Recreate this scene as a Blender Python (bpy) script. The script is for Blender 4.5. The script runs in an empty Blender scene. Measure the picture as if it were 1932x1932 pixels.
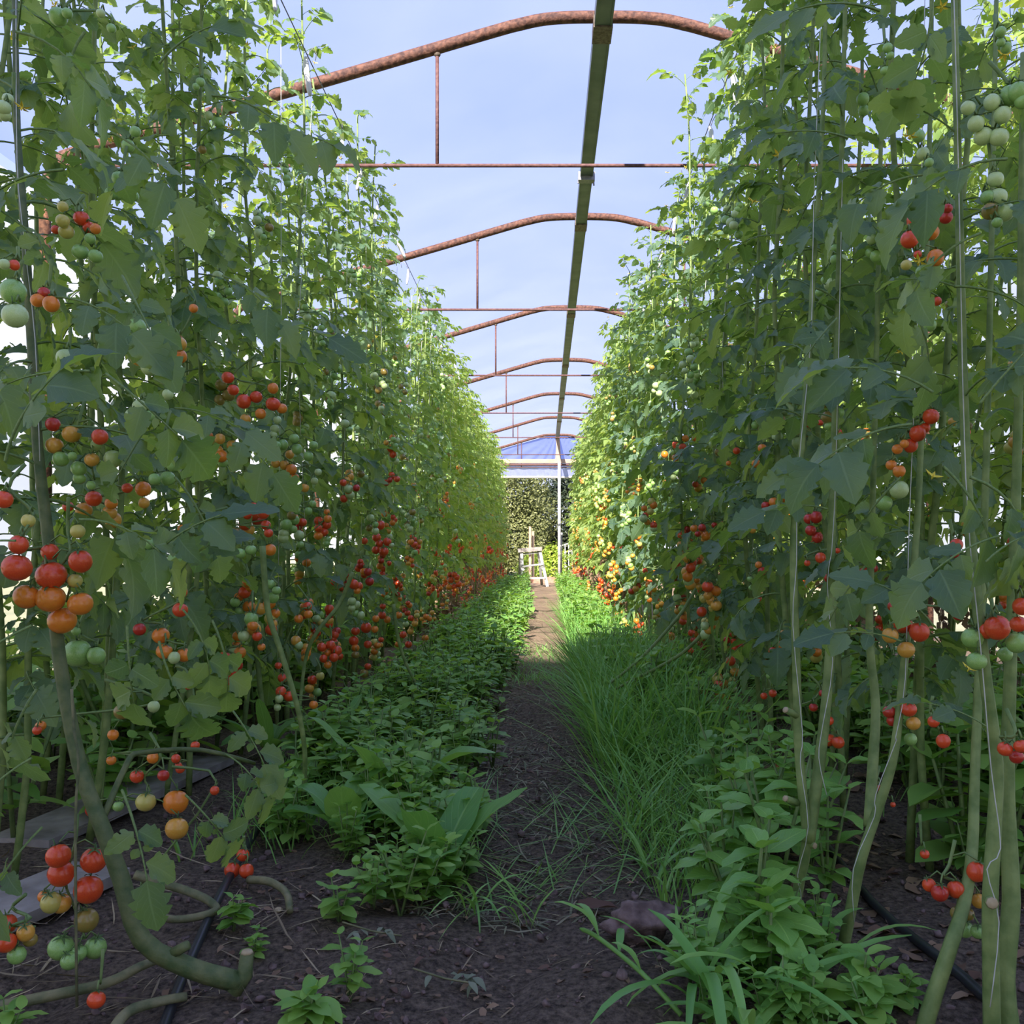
import bpy, math, random
import numpy as np
from mathutils import Vector, Matrix, Euler

# ------------------------------------------------------------------ camera, sky, sun, exposure
S = bpy.context.scene
COL = S.collection
R = random.Random(11)
F, VX, VY, CAMZ = 1800.0, 1028.0, 1041.0, 0.62        # focal length (px), vanishing point of the path, eye height
cam_d = bpy.data.cameras.new('camera')
cam_d.sensor_width = 36; cam_d.lens = 36 * F / 1932
cam_d.shift_x = -(VX - 966) / 1932; cam_d.shift_y = (VY - 966) / 1932
cam_d.clip_start = 0.05; cam_d.clip_end = 300
cam = bpy.data.objects.new('camera', cam_d); COL.objects.link(cam)
cam.location = (0, 0, CAMZ); cam.rotation_euler = (math.pi / 2, 0, 0)
S.camera = cam

world = bpy.data.worlds.new('sky'); S.world = world; world.use_nodes = True
wn = world.node_tree.nodes; wl = world.node_tree.links; wn.clear()
wo = wn.new('ShaderNodeOutputWorld'); wb = wn.new('ShaderNodeBackground'); tc = wn.new('ShaderNodeTexCoord')
sx = wn.new('ShaderNodeSeparateXYZ'); rp = wn.new('ShaderNodeValToRGB')
wl.new(tc.outputs['Generated'], sx.inputs[0]); wl.new(sx.outputs['Z'], rp.inputs[0])
wl.new(rp.outputs[0], wb.inputs[0]); wl.new(wb.outputs[0], wo.inputs[0])
rp.color_ramp.elements[0].position = 0.0; rp.color_ramp.elements[0].color = (0.74, 0.77, 0.90, 1)
rp.color_ramp.elements[1].position = 0.75; rp.color_ramp.elements[1].color = (0.40, 0.50, 0.84, 1)
e = rp.color_ramp.elements.new(0.12); e.color = (0.60, 0.66, 0.92, 1)
e = rp.color_ramp.elements.new(0.38); e.color = (0.42, 0.52, 0.87, 1)
wb.inputs[1].default_value = 0.89

sun_d = bpy.data.lights.new('sun', 'SUN'); sun_d.energy = 12.5; sun_d.angle = math.radians(0.6); sun_d.color = (1.0, 0.87, 0.66)
sun = bpy.data.objects.new('sun', sun_d); COL.objects.link(sun)
SUN = Vector((-0.13, -0.76, 0.56)).normalized()
sun.rotation_euler = SUN.to_track_quat('Z', 'Y').to_euler()

S.view_settings.view_transform = 'Standard'; S.view_settings.look = 'None'
S.view_settings.exposure = 0.72; S.view_settings.gamma = 1.0; S.view_settings.use_curve_mapping = False
cy = S.cycles
cy.max_bounces = 7; cy.diffuse_bounces = 4; cy.glossy_bounces = 2; cy.transmission_bounces = 5; cy.transparent_max_bounces = 14
cy.use_adaptive_sampling = True; cy.adaptive_threshold = 0.03
cy.use_denoising = True
cy.sample_clamp_indirect = 4.0

def at(px, py, d):
    return Vector(((px - VX) * d / F, d, CAMZ - (py - VY) * d / F))

# ------------------------------------------------------------------ materials
def mat(name):
    m = bpy.data.materials.new(name); m.use_nodes = True
    m.node_tree.nodes.clear()
    o = m.node_tree.nodes.new('ShaderNodeOutputMaterial')
    return m, m.node_tree.nodes, m.node_tree.links, o

def nodes_rand(n, l):
    oi = n.new('ShaderNodeObjectInfo'); ge = n.new('ShaderNodeNewGeometry')
    a = n.new('ShaderNodeMath'); a.operation = 'ADD'
    l.new(oi.outputs['Random'], a.inputs[0]); l.new(ge.outputs['Random Per Island'], a.inputs[1])
    f = n.new('ShaderNodeMath'); f.operation = 'FRACT'; l.new(a.outputs[0], f.inputs[0])
    return f.outputs[0]

def leaf_material(name, ca, cb, ta, tb, trans=0.42, rough=0.45, veins=False, spec=0.45, bump=0.0):
    m, n, l, o = mat(name)
    r = nodes_rand(n, l)
    mx = n.new('ShaderNodeMix'); mx.data_type = 'RGBA'; l.new(r, mx.inputs[0])
    mx.inputs[6].default_value = (*ca, 1); mx.inputs[7].default_value = (*cb, 1)
    tx = n.new('ShaderNodeMix'); tx.data_type = 'RGBA'; l.new(r, tx.inputs[0])
    tx.inputs[6].default_value = (*ta, 1); tx.inputs[7].default_value = (*tb, 1)
    p = n.new('ShaderNodeBsdfPrincipled'); p.inputs['Roughness'].default_value = rough
    p.inputs['Specular IOR Level'].default_value = spec
    t = n.new('ShaderNodeBsdfTranslucent'); l.new(tx.outputs[2], t.inputs[0])
    colout = mx.outputs[2]
    if veins:
        uv = n.new('ShaderNodeUVMap'); sp = n.new('ShaderNodeSeparateXYZ'); l.new(uv.outputs[0], sp.inputs[0])
        ab = n.new('ShaderNodeMath'); ab.operation = 'ABSOLUTE'; l.new(sp.outputs[0], ab.inputs[0])
        k = n.new('ShaderNodeMath'); k.operation = 'MULTIPLY_ADD'; l.new(ab.outputs[0], k.inputs[0]); k.inputs[1].default_value = -0.35; l.new(sp.outputs[1], k.inputs[2])
        w = n.new('ShaderNodeMath'); w.operation = 'MULTIPLY'; l.new(k.outputs[0], w.inputs[0]); w.inputs[1].default_value = 7.0
        fr = n.new('ShaderNodeMath'); fr.operation = 'PINGPONG'; l.new(w.outputs[0], fr.inputs[0]); fr.inputs[1].default_value = 0.5
        s1 = n.new('ShaderNodeMapRange'); l.new(fr.outputs[0], s1.inputs[0]); s1.inputs[1].default_value = 0.0; s1.inputs[2].default_value = 0.09; s1.inputs[3].default_value = 0.45; s1.inputs[4].default_value = 0
        s2 = n.new('ShaderNodeMapRange'); l.new(ab.outputs[0], s2.inputs[0]); s2.inputs[1].default_value = 0.02; s2.inputs[2].default_value = 0.09; s2.inputs[3].default_value = 0.75; s2.inputs[4].default_value = 0
        mm = n.new('ShaderNodeMath'); mm.operation = 'MAXIMUM'; l.new(s1.outputs[0], mm.inputs[0]); l.new(s2.outputs[0], mm.inputs[1])
        vx = n.new('ShaderNodeMix'); vx.data_type = 'RGBA'; l.new(mm.outputs[0], vx.inputs[0]); l.new(mx.outputs[2], vx.inputs[6])
        vx.inputs[7].default_value = (min(1, cb[0] * 1.45), min(1, cb[1] * 1.3), min(1, cb[2] * 1.4), 1)
        colout = vx.outputs[2]
        bp = n.new('ShaderNodeBump'); bp.inputs['Strength'].default_value = 0.35; bp.inputs['Distance'].default_value = 0.004; bp.invert = True
        l.new(mm.outputs[0], bp.inputs['Height']); l.new(bp.outputs[0], p.inputs['Normal'])
    l.new(colout, p.inputs['Base Color'])
    ms = n.new('ShaderNodeMixShader'); ms.inputs[0].default_value = trans
    l.new(p.outputs[0], ms.inputs[1]); l.new(t.outputs[0], ms.inputs[2]); l.new(ms.outputs[0], o.inputs[0])
    return m

def simple_material(name, ca, cb=None, scale=20.0, rough=0.6, metal=0.0, bump=0.0, detail=4.0, spec=0.4, coat=0.0, island=False, contrast=(0.35, 0.65)):
    m, n, l, o = mat(name)
    p = n.new('ShaderNodeBsdfPrincipled'); p.inputs['Roughness'].default_value = rough; p.inputs['Metallic'].default_value = metal
    p.inputs['Specular IOR Level'].default_value = spec; p.inputs['Coat Weight'].default_value = coat; p.inputs['Coat Roughness'].default_value = 0.12
    l.new(p.outputs[0], o.inputs[0])
    if cb is None:
        p.inputs['Base Color'].default_value = (*ca, 1); return m
    mx = n.new('ShaderNodeMix'); mx.data_type = 'RGBA'; mx.inputs[6].default_value = (*ca, 1); mx.inputs[7].default_value = (*cb, 1)
    l.new(mx.outputs[2], p.inputs['Base Color'])
    if island:
        l.new(nodes_rand(n, l), mx.inputs[0])
    tcn = n.new('ShaderNodeTexCoord'); nz = n.new('ShaderNodeTexNoise'); nz.inputs['Scale'].default_value = scale; nz.inputs['Detail'].default_value = detail
    l.new(tcn.outputs['Object'], nz.inputs['Vector'])
    if not island:
        mr = n.new('ShaderNodeMapRange'); l.new(nz.outputs[0], mr.inputs[0]); mr.inputs[1].default_value = contrast[0]; mr.inputs[2].default_value = contrast[1]
        l.new(mr.outputs[0], mx.inputs[0])
    if bump:
        bp = n.new('ShaderNodeBump'); bp.inputs['Strength'].default_value = bump; bp.inputs['Distance'].default_value = 0.01
        l.new(nz.outputs[0], bp.inputs['Height']); l.new(bp.outputs[0], p.inputs['Normal'])
    return m

def film_material(name, clear, tint, milk, back=0.6):
    m, n, l, o = mat(name)
    t = n.new('ShaderNodeBsdfTransparent'); t.inputs[0].default_value = (*tint, 1)
    tr = n.new('ShaderNodeBsdfTranslucent'); tr.inputs[0].default_value = (*milk, 1)
    df = n.new('ShaderNodeBsdfDiffuse'); df.inputs[0].default_value = (*milk, 1)
    a = n.new('ShaderNodeMixShader'); a.inputs[0].default_value = back; l.new(df.outputs[0], a.inputs[1]); l.new(tr.outputs[0], a.inputs[2])
    b = n.new('ShaderNodeMixShader'); l.new(a.outputs[0], b.inputs[1]); l.new(t.outputs[0], b.inputs[2])
    tcn = n.new('ShaderNodeTexCoord'); nz = n.new('ShaderNodeTexNoise'); nz.inputs['Scale'].default_value = 1.3; nz.inputs['Detail'].default_value = 3
    l.new(tcn.outputs['Object'], nz.inputs['Vector'])
    mr = n.new('ShaderNodeMapRange'); l.new(nz.outputs[0], mr.inputs[0]); mr.inputs[1].default_value = .3; mr.inputs[2].default_value = .7
    mr.inputs[3].default_value = clear - 0.05; mr.inputs[4].default_value = clear + 0.05; l.new(mr.outputs[0], b.inputs[0])
    l.new(b.outputs[0], o.inputs[0])
    return m

M = {}
M['leaf'] = leaf_material('tomato_leaf', (0.055, 0.110, 0.078), (0.135, 0.225, 0.12), (0.36, 0.58, 0.06), (0.58, 0.72, 0.09), 0.40, 0.44, veins=True)
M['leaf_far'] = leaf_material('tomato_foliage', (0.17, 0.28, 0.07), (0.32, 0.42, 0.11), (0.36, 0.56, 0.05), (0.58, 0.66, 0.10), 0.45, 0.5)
M['basil'] = leaf_material('basil_leaf', (0.20, 0.44, 0.10), (0.30, 0.56, 0.12), (0.26, 0.50, 0.05), (0.34, 0.56, 0.06), 0.38, 0.42, veins=True)
M['weed'] = leaf_material('weed_leaf', (0.17, 0.38, 0.08), (0.32, 0.54, 0.11), (0.26, 0.50, 0.04), (0.42, 0.60, 0.06), 0.40, 0.5)
M['chicory'] = leaf_material('chicory_leaf', (0.16, 0.37, 0.11), (0.25, 0.48, 0.14), (0.24, 0.50, 0.05), (0.36, 0.60, 0.06), 0.40, 0.42, veins=True)
M['grass'] = leaf_material('grass_blade', (0.16, 0.40, 0.09), (0.30, 0.55, 0.13), (0.24, 0.48, 0.05), (0.36, 0.58, 0.08), 0.36, 0.42)
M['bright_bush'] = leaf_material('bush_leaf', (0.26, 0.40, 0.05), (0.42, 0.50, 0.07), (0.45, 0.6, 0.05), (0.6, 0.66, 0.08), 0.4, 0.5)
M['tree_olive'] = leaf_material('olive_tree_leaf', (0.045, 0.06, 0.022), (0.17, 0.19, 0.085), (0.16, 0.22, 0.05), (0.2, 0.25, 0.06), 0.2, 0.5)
M['tree_shade'] = leaf_material('tree_leaf_shade_painted', (0.012, 0.022, 0.014), (0.03, 0.045, 0.028), (0.03, 0.06, 0.02), (0.04, 0.07, 0.02), 0.15, 0.5)  # near-black leaves: the tree's shade is put into their colour
M['dry'] = leaf_material('dry_leaf', (0.12, 0.06, 0.04), (0.34, 0.22, 0.13), (0.3, 0.16, 0.08), (0.4, 0.26, 0.12), 0.15, 0.7)
M['straw'] = leaf_material('straw', (0.18, 0.13, 0.075), (0.52, 0.42, 0.25), (0.3, 0.25, 0.1), (0.4, 0.32, 0.15), 0.1, 0.7)
M['clipping'] = leaf_material('cut_grass', (0.12, 0.14, 0.075), (0.34, 0.30, 0.19), (0.2, 0.3, 0.1), (0.3, 0.3, 0.15), 0.15, 0.7)
M['wilted'] = leaf_material('wilted_leaf', (0.17, 0.20, 0.12), (0.26, 0.28, 0.18), (0.12, 0.18, 0.1), (0.15, 0.2, 0.1), 0.2, 0.7)
M['stem'] = simple_material('tomato_stem', (0.13, 0.20, 0.05), (0.25, 0.32, 0.10), 35, 0.6, bump=0.25)
M['stem_old'] = simple_material('old_stem', (0.10, 0.12, 0.05), (0.24, 0.22, 0.11), 40, 0.7, bump=0.4)
M['stem_hero'] = simple_material('green_brown_stem', (0.07, 0.11, 0.035), (0.15, 0.17, 0.065), 45, 0.6, bump=0.4)
M['stem_fine'] = simple_material('green_stalk', (0.12, 0.20, 0.06), (0.20, 0.28, 0.09), 50, 0.6)
M['cut'] = simple_material('cut_stem_end', (0.42, 0.32, 0.18), (0.52, 0.42, 0.26), 60, 0.8)
M['calyx'] = simple_material('calyx_green', (0.06, 0.12, 0.03), (0.10, 0.17, 0.05), 60, 0.6)
M['flower'] = simple_material('tomato_flower', (0.85, 0.62, 0.03), (0.9, 0.75, 0.1), 80, 0.6)
TOM = {'R': ((0.74, 0.06, 0.018), (0.80, 0.11, 0.024)), 'D': ((0.48, 0.025, 0.016), (0.58, 0.05, 0.022)), 'O': ((0.82, 0.21, 0.022), (0.82, 0.28, 0.03)),
       'A': ((0.74, 0.32, 0.04), (0.74, 0.42, 0.07)), 'Y': ((0.62, 0.50, 0.10), (0.58, 0.54, 0.14)), 'P': ((0.46, 0.60, 0.22), (0.54, 0.66, 0.30)),
       'G': ((0.25, 0.45, 0.10), (0.34, 0.54, 0.16)), 'B': ((0.34, 0.20, 0.04), (0.30, 0.26, 0.06))}
for k_, (a_, b_) in TOM.items():
    M['tom' + k_] = simple_material('tomato_skin_' + {'R': 'red', 'D': 'deep_red', 'O': 'orange', 'A': 'amber', 'Y': 'yellow', 'P': 'pale_green', 'G': 'green', 'B': 'olive'}[k_], a_, b_, 14, 0.28, spec=0.5, coat=0.25)
M['film'] = film_material('roof_film', 0.88, (0.74, 0.785, 1.0), (0.50, 0.55, 0.88))
M['film_side'] = film_material('side_film', 0.50, (0.97, 0.98, 1.0), (0.93, 0.94, 0.97), 0.75)
M['film_valance'] = film_material('valance_film', 0.22, (0.6, 0.66, 0.95), (0.42, 0.46, 0.72), 0.6)
M['film_end'] = film_material('end_film', 0.55, (0.30, 0.38, 0.80), (0.26, 0.31, 0.56), 0.4)
M['rust'] = simple_material('rusty_steel', (0.06, 0.027, 0.020), (0.185, 0.085, 0.054), 55, 0.75, 0.1, 0.5, 8)
M['rod'] = simple_material('rusty_rod', (0.10, 0.045, 0.04), (0.17, 0.085, 0.07), 60, 0.7, 0.1, 0.3)
M['galv'] = simple_material('galvanised_steel', (0.10, 0.125, 0.115), (0.16, 0.185, 0.17), 8, 0.5, 0.35, 0.1)
M['plate'] = simple_material('old_steel_plate', (0.10, 0.075, 0.05), (0.2, 0.16, 0.12), 60, 0.7, 0.3, 0.5)
M['alu'] = simple_material('white_aluminium', (0.40, 0.40, 0.39), (0.48, 0.47, 0.46), 12, 0.5, 0.0)
M['white'] = simple_material('white_plastic', (0.56, 0.56, 0.56), (0.64, 0.63, 0.62), 12, 0.5)
M['black'] = simple_material('black_plastic', (0.018, 0.019, 0.022), (0.035, 0.036, 0.04), 12, 0.4, bump=0.1)
M['timber'] = simple_material('pale_timber', (0.36, 0.25, 0.17), (0.43, 0.31, 0.22), 9, 0.75, bump=0.15)
M['grey_wood'] = simple_material('weathered_wood', (0.20, 0.175, 0.15), (0.36, 0.32, 0.29), 14, 0.85, bump=0.4)
M['red_wood'] = simple_material('red_brown_plank', (0.36, 0.17, 0.11), (0.46, 0.25, 0.17), 14, 0.8, bump=0.3)
M['bark'] = simple_material('bark', (0.07, 0.055, 0.04), (0.14, 0.11, 0.085), 20, 0.9, bump=0.6)
M['twine'] = simple_material('white_twine', (0.52, 0.52, 0.46), (0.64, 0.63, 0.57), 90, 0.8)
M['wire'] = simple_material('dull_wire', (0.20, 0.20, 0.21), (0.30, 0.29, 0.28), 60, 0.5, 0.5)
M['stone'] = simple_material('clod', (0.10, 0.065, 0.055), (0.25, 0.175, 0.155), 40, 0.95, bump=0.9, detail=8)
M['wall'] = simple_material('pale_render', (0.62, 0.61, 0.58), (0.70, 0.69, 0.66), 6, 0.9, bump=0.1)

def soil_material():
    m, n, l, o = mat('dark_soil')
    p = n.new('ShaderNodeBsdfPrincipled'); p.inputs['Roughness'].default_value = 0.95; p.inputs['Specular IOR Level'].default_value = 0.2
    tcn = n.new('ShaderNodeTexCoord')
    a = n.new('ShaderNodeTexNoise'); a.inputs['Scale'].default_value = 90; a.inputs['Detail'].default_value = 10; a.inputs['Roughness'].default_value = 0.7
    b = n.new('ShaderNodeTexNoise'); b.inputs['Scale'].default_value = 3.0; b.inputs['Detail'].default_value = 6
    v = n.new('ShaderNodeTexVoronoi'); v.inputs['Scale'].default_value = 160
    for x in (a, b, v): l.new(tcn.outputs['Object'], x.inputs['Vector'])
    r = n.new('ShaderNodeValToRGB'); l.new(a.outputs[0], r.inputs[0])
    r.color_ramp.elements[0].position = 0.32; r.color_ramp.elements[0].color = (0.022, 0.017, 0.014, 1)
    r.color_ramp.elements[1].position = 0.72; r.color_ramp.elements[1].color = (0.30, 0.225, 0.165, 1)
    # paler, warmer earth further along the path
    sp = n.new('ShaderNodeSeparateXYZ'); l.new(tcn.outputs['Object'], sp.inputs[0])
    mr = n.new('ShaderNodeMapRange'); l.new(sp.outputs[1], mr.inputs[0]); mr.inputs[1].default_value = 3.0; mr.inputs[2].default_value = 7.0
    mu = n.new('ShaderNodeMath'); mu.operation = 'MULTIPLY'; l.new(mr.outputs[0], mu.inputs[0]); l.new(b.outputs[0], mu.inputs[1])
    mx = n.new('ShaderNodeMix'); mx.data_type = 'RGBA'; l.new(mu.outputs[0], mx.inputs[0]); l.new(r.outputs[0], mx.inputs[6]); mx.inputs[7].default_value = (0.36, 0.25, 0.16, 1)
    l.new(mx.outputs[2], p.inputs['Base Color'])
    ad = n.new('ShaderNodeMath'); ad.operation = 'MULTIPLY_ADD'; l.new(v.outputs[0], ad.inputs[0]); ad.inputs[1].default_value = -0.5; l.new(a.outputs[0], ad.inputs[2])
    bp = n.new('ShaderNodeBump'); bp.inputs['Strength'].default_value = 0.9; bp.inputs['Distance'].default_value = 0.012; l.new(ad.outputs[0], bp.inputs['Height']); l.new(bp.outputs[0], p.inputs['Normal'])
    l.new(p.outputs[0], o.inputs[0]); return m
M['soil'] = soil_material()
M['lawn'] = simple_material('outside_ground', (0.22, 0.24, 0.10), (0.38, 0.34, 0.17), 1.5, 0.95, bump=0.4)

# ------------------------------------------------------------------ geometry helpers: a geo is (verts n x 3, tris m x 3, material per tri, uv per vert)
def geo(v, f, m=0, uv=None):
    v = np.asarray(v, float).reshape(-1, 3); f = np.asarray(f, int).reshape(-1, 3)
    mm = np.full(len(f), m, int) if np.isscalar(m) else np.asarray(m, int)
    return (v, f, mm, np.zeros((len(v), 2)) if uv is None else np.asarray(uv, float))

def join(gs):
    v, f, m, u, k = [], [], [], [], 0
    for g in gs:
        v.append(g[0]); f.append(g[1] + k); m.append(g[2]); u.append(g[3]); k += len(g[0])
    return (np.concatenate(v), np.concatenate(f), np.concatenate(m), np.concatenate(u))

def xf(g, mt):
    a = np.array(mt)
    return (g[0] @ a[:3, :3].T + a[:3, 3], g[1], g[2], g[3])

def remat(g, m):
    return (g[0], g[1], np.full(len(g[1]), m, int), g[3])

def mesh(name, g, mats, smooth=True):
    v, f, m, uv = g
    me = bpy.data.meshes.new(name)
    me.vertices.add(len(v)); me.vertices.foreach_set('co', v.astype(np.float32).ravel())
    me.loops.add(len(f) * 3); me.loops.foreach_set('vertex_index', f.astype(np.int32).ravel())
    me.polygons.add(len(f)); me.polygons.foreach_set('loop_start', np.arange(0, len(f) * 3, 3, dtype=np.int32))
    for x in mats: me.materials.append(M[x])
    me.polygons.foreach_set('material_index', m.astype(np.int32))
    me.polygons.foreach_set('use_smooth', np.full(len(f), smooth))
    ul = me.uv_layers.new(name='UVMap'); ul.data.foreach_set('uv', uv[f.ravel()].astype(np.float32).ravel())
    me.update(calc_edges=True)
    return me

def ob(name, me, parent=None, mt=None, label=None, cat=None, group=None, kind=None):
    o = bpy.data.objects.new(name, me); COL.objects.link(o)
    if parent is not None: o.parent = parent
    if mt is not None: o.matrix_basis = mt
    if label: o['label'] = label
    if cat: o['category'] = cat
    if group: o['group'] = group
    if kind: o['kind'] = kind
    return o

def thing(name, label, cat, loc=(0, 0, 0), group=None, rz=0.0):
    return ob(name, None, None, Matrix.Translation(Vector(loc)) @ Matrix.Rotation(rz, 4, 'Z'), label, cat, group)

def build(name, g, mats, parent=None, smooth=True, **kw):
    return ob(name, mesh(name, g, mats, smooth), parent, **kw)

def tube(pts, rad, sides=6, m=0, cap=True):
    P = [Vector(p) for p in pts]; n = len(P)
    rr = [rad] * n if np.isscalar(rad) else rad
    T = [((P[min(i + 1, n - 1)] - P[max(i - 1, 0)]).normalized()) for i in range(n)]
    ref = Vector((0, 0, 1)) if abs(T[0].z) < 0.9 else Vector((1, 0, 0))
    U = T[0].cross(ref).normalized(); vs = []
    for i in range(n):
        U = (U - T[i] * U.dot(T[i])).normalized(); W = T[i].cross(U)
        for k in range(sides):
            a = 2 * math.pi * k / sides
            q = P[i] + (U * math.cos(a) + W * math.sin(a)) * rr[i]; vs.append((q.x, q.y, q.z))
    fs = []
    for i in range(n - 1):
        for k in range(sides):
            a, b = i * sides + k, i * sides + (k + 1) % sides
            fs += [(a, b, b + sides), (a, b + sides, a + sides)]
    if cap:
        for i, rev in ((0, True), (n - 1, False)):
            c = len(vs); vs.append(tuple(P[i]))
            for k in range(sides):
                a, b = i * sides + k, i * sides + (k + 1) % sides
                fs.append((c, b, a) if rev else (c, a, b))
    return geo(vs, fs, m)

def smooth_path(ctrl, sub=4):
    P = [Vector(p) for p in ctrl]; out = []
    for i in range(len(P) - 1):
        p0, p1, p2, p3 = P[max(i - 1, 0)], P[i], P[i + 1], P[min(i + 2, len(P) - 1)]
        for k in range(sub):
            t = k / sub
            out.append(0.5 * ((2 * p1) + (p2 - p0) * t + (2 * p0 - 5 * p1 + 4 * p2 - p3) * t * t + (3 * p1 - p0 - 3 * p2 + p3) * t ** 3))
    out.append(P[-1]); return out

def taper(n, a, b): return [a + (b - a) * i / (n - 1) for i in range(n)]

def box(lo, hi, m=0, bev=0.0):
    x0, y0, z0 = lo; x1, y1, z1 = hi
    c = [(x0, y0, z0), (x1, y0, z0), (x1, y1, z0), (x0, y1, z0), (x0, y0, z1), (x1, y0, z1), (x1, y1, z1), (x0, y1, z1)]
    q = [(0, 3, 2, 1), (4, 5, 6, 7), (0, 1, 5, 4), (1, 2, 6, 5), (2, 3, 7, 6), (3, 0, 4, 7)]
    vs, fs = [], []
    for a in q:
        k = len(vs); vs += [c[i] for i in a]; fs += [(k, k + 1, k + 2), (k, k + 2, k + 3)]
    return geo(vs, fs, m)

def bar(a, b, w, h, m=0, up=(0, 0, 1)):
    a, b = Vector(a), Vector(b); d = b - a; L = d.length; y = d.normalized()
    u = Vector(up)
    if abs(y.dot(u)) > 0.95: u = Vector((0, 1, 0))
    x = y.cross(u).normalized(); z = x.cross(y)
    mt = Matrix(((x.x, y.x, z.x, a.x), (x.y, y.y, z.y, a.y), (x.z, y.z, z.z, a.z), (0, 0, 0, 1)))
    return xf(box((-w / 2, 0, -h / 2), (w / 2, L, h / 2), m), mt)

def frame(pos, d, up, s=1.0):
    """matrix with +Y along d and +Z near up"""
    y = Vector(d).normalized(); z = Vector(up); z = z - y * z.dot(y)
    if z.length < 1e-4: z = Vector((0.3, 0.2, 1)) - y * Vector((0.3, 0.2, 1)).dot(y)
    z.normalize(); x = y.cross(z); p = Vector(pos)
    return Matrix(((x.x * s, y.x * s, z.x * s, p.x), (x.y * s, y.y * s, z.y * s, p.y), (x.z * s, y.z * s, z.z * s, p.z), (0, 0, 0, 1)))

def sphere(nu, nv, top_dimple=0.0, oblate=1.0, m=0):
    vs = [(0, 0, (1 - top_dimple) * oblate)]
    for j in range(1, nv):
        th = math.pi * j / nv; r = math.sin(th); z = math.cos(th)
        if top_dimple: z -= top_dimple * math.exp(-(th / 0.45) ** 2)
        for i in range(nu):
            a = 2 * math.pi * i / nu; vs.append((r * math.cos(a), r * math.sin(a), z * oblate))
    vs.append((0, 0, -oblate)); fs = []; last = len(vs) - 1
    for i in range(nu):
        fs.append((0, 1 + i, 1 + (i + 1) % nu)); b = 1 + (nv - 2) * nu; fs.append((last, b + (i + 1) % nu, b + i))
    for j in range(nv - 2):
        for i in range(nu):
            a, b = 1 + j * nu + i, 1 + j * nu + (i + 1) % nu; fs += [(a, a + nu, b + nu), (a, b + nu, b)]
    return geo(vs, fs, m)

# ------------------------------------------------------------------ leaves
def leaflet(rg, ns=8, cols=5, wid=0.55, fold=0.3, curl=0.3, tooth=0.12, power=0.75, wav=0.12):
    vs, uv, fs = [], [], []
    ph = rg.uniform(0, 6); side = rg.uniform(-0.12, 0.12)
    for i in range(ns):
        s = i / (ns - 1); pr = max(0.0, math.sin(math.pi * min(1, max(0.0, s)) ** power)) ** 0.66 if 0 < s < 1 else 0.03
        tt = tooth * 1.25 * math.sin(i * 2.1 + ph) if 0 < i < ns - 1 else 0
        for k in range(cols):
            c = -1 + 2 * k / (cols - 1); ed = abs(c) ** 2
            hw = wid / 2 * pr * (1 + tt * ed)
            x = c * hw + side * s * s
            y = s - 0.04 * ed * math.sin(i * 2.1 + ph + .8) * (0 < i < ns - 1)
            z = -curl * s * s + fold * abs(c) * hw + wav * math.sin(s * 8 + ph + (1.7 if c > 0 else 0)) * ed * hw
            vs.append((x, y, z)); uv.append((c, s))
    for i in range(ns - 1):
        for k in range(cols - 1):
            a = i * cols + k; fs += [(a, a + 1, a + 1 + cols), (a, a + 1 + cols, a + cols)]
    return geo(vs, fs, 0, uv)

def lod_leaflet(rg, wid=0.5, fold=0.3, curl=0.3):
    w = wid / 2
    vs = [(0, 0, 0), (-w, .4, fold * w - .16 * curl), (0, .45, -.2 * curl), (w, .4, fold * w - .16 * curl), (-w * .6, .75, fold * w * .6 - .55 * curl), (w * .6, .75, fold * w * .6 - .55 * curl), (0, 1, -curl)]
    return geo(vs, [(0, 2, 1), (0, 3, 2), (1, 2, 4), (2, 3, 5), (2, 6, 4), (2, 5, 6)], 0)

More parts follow.
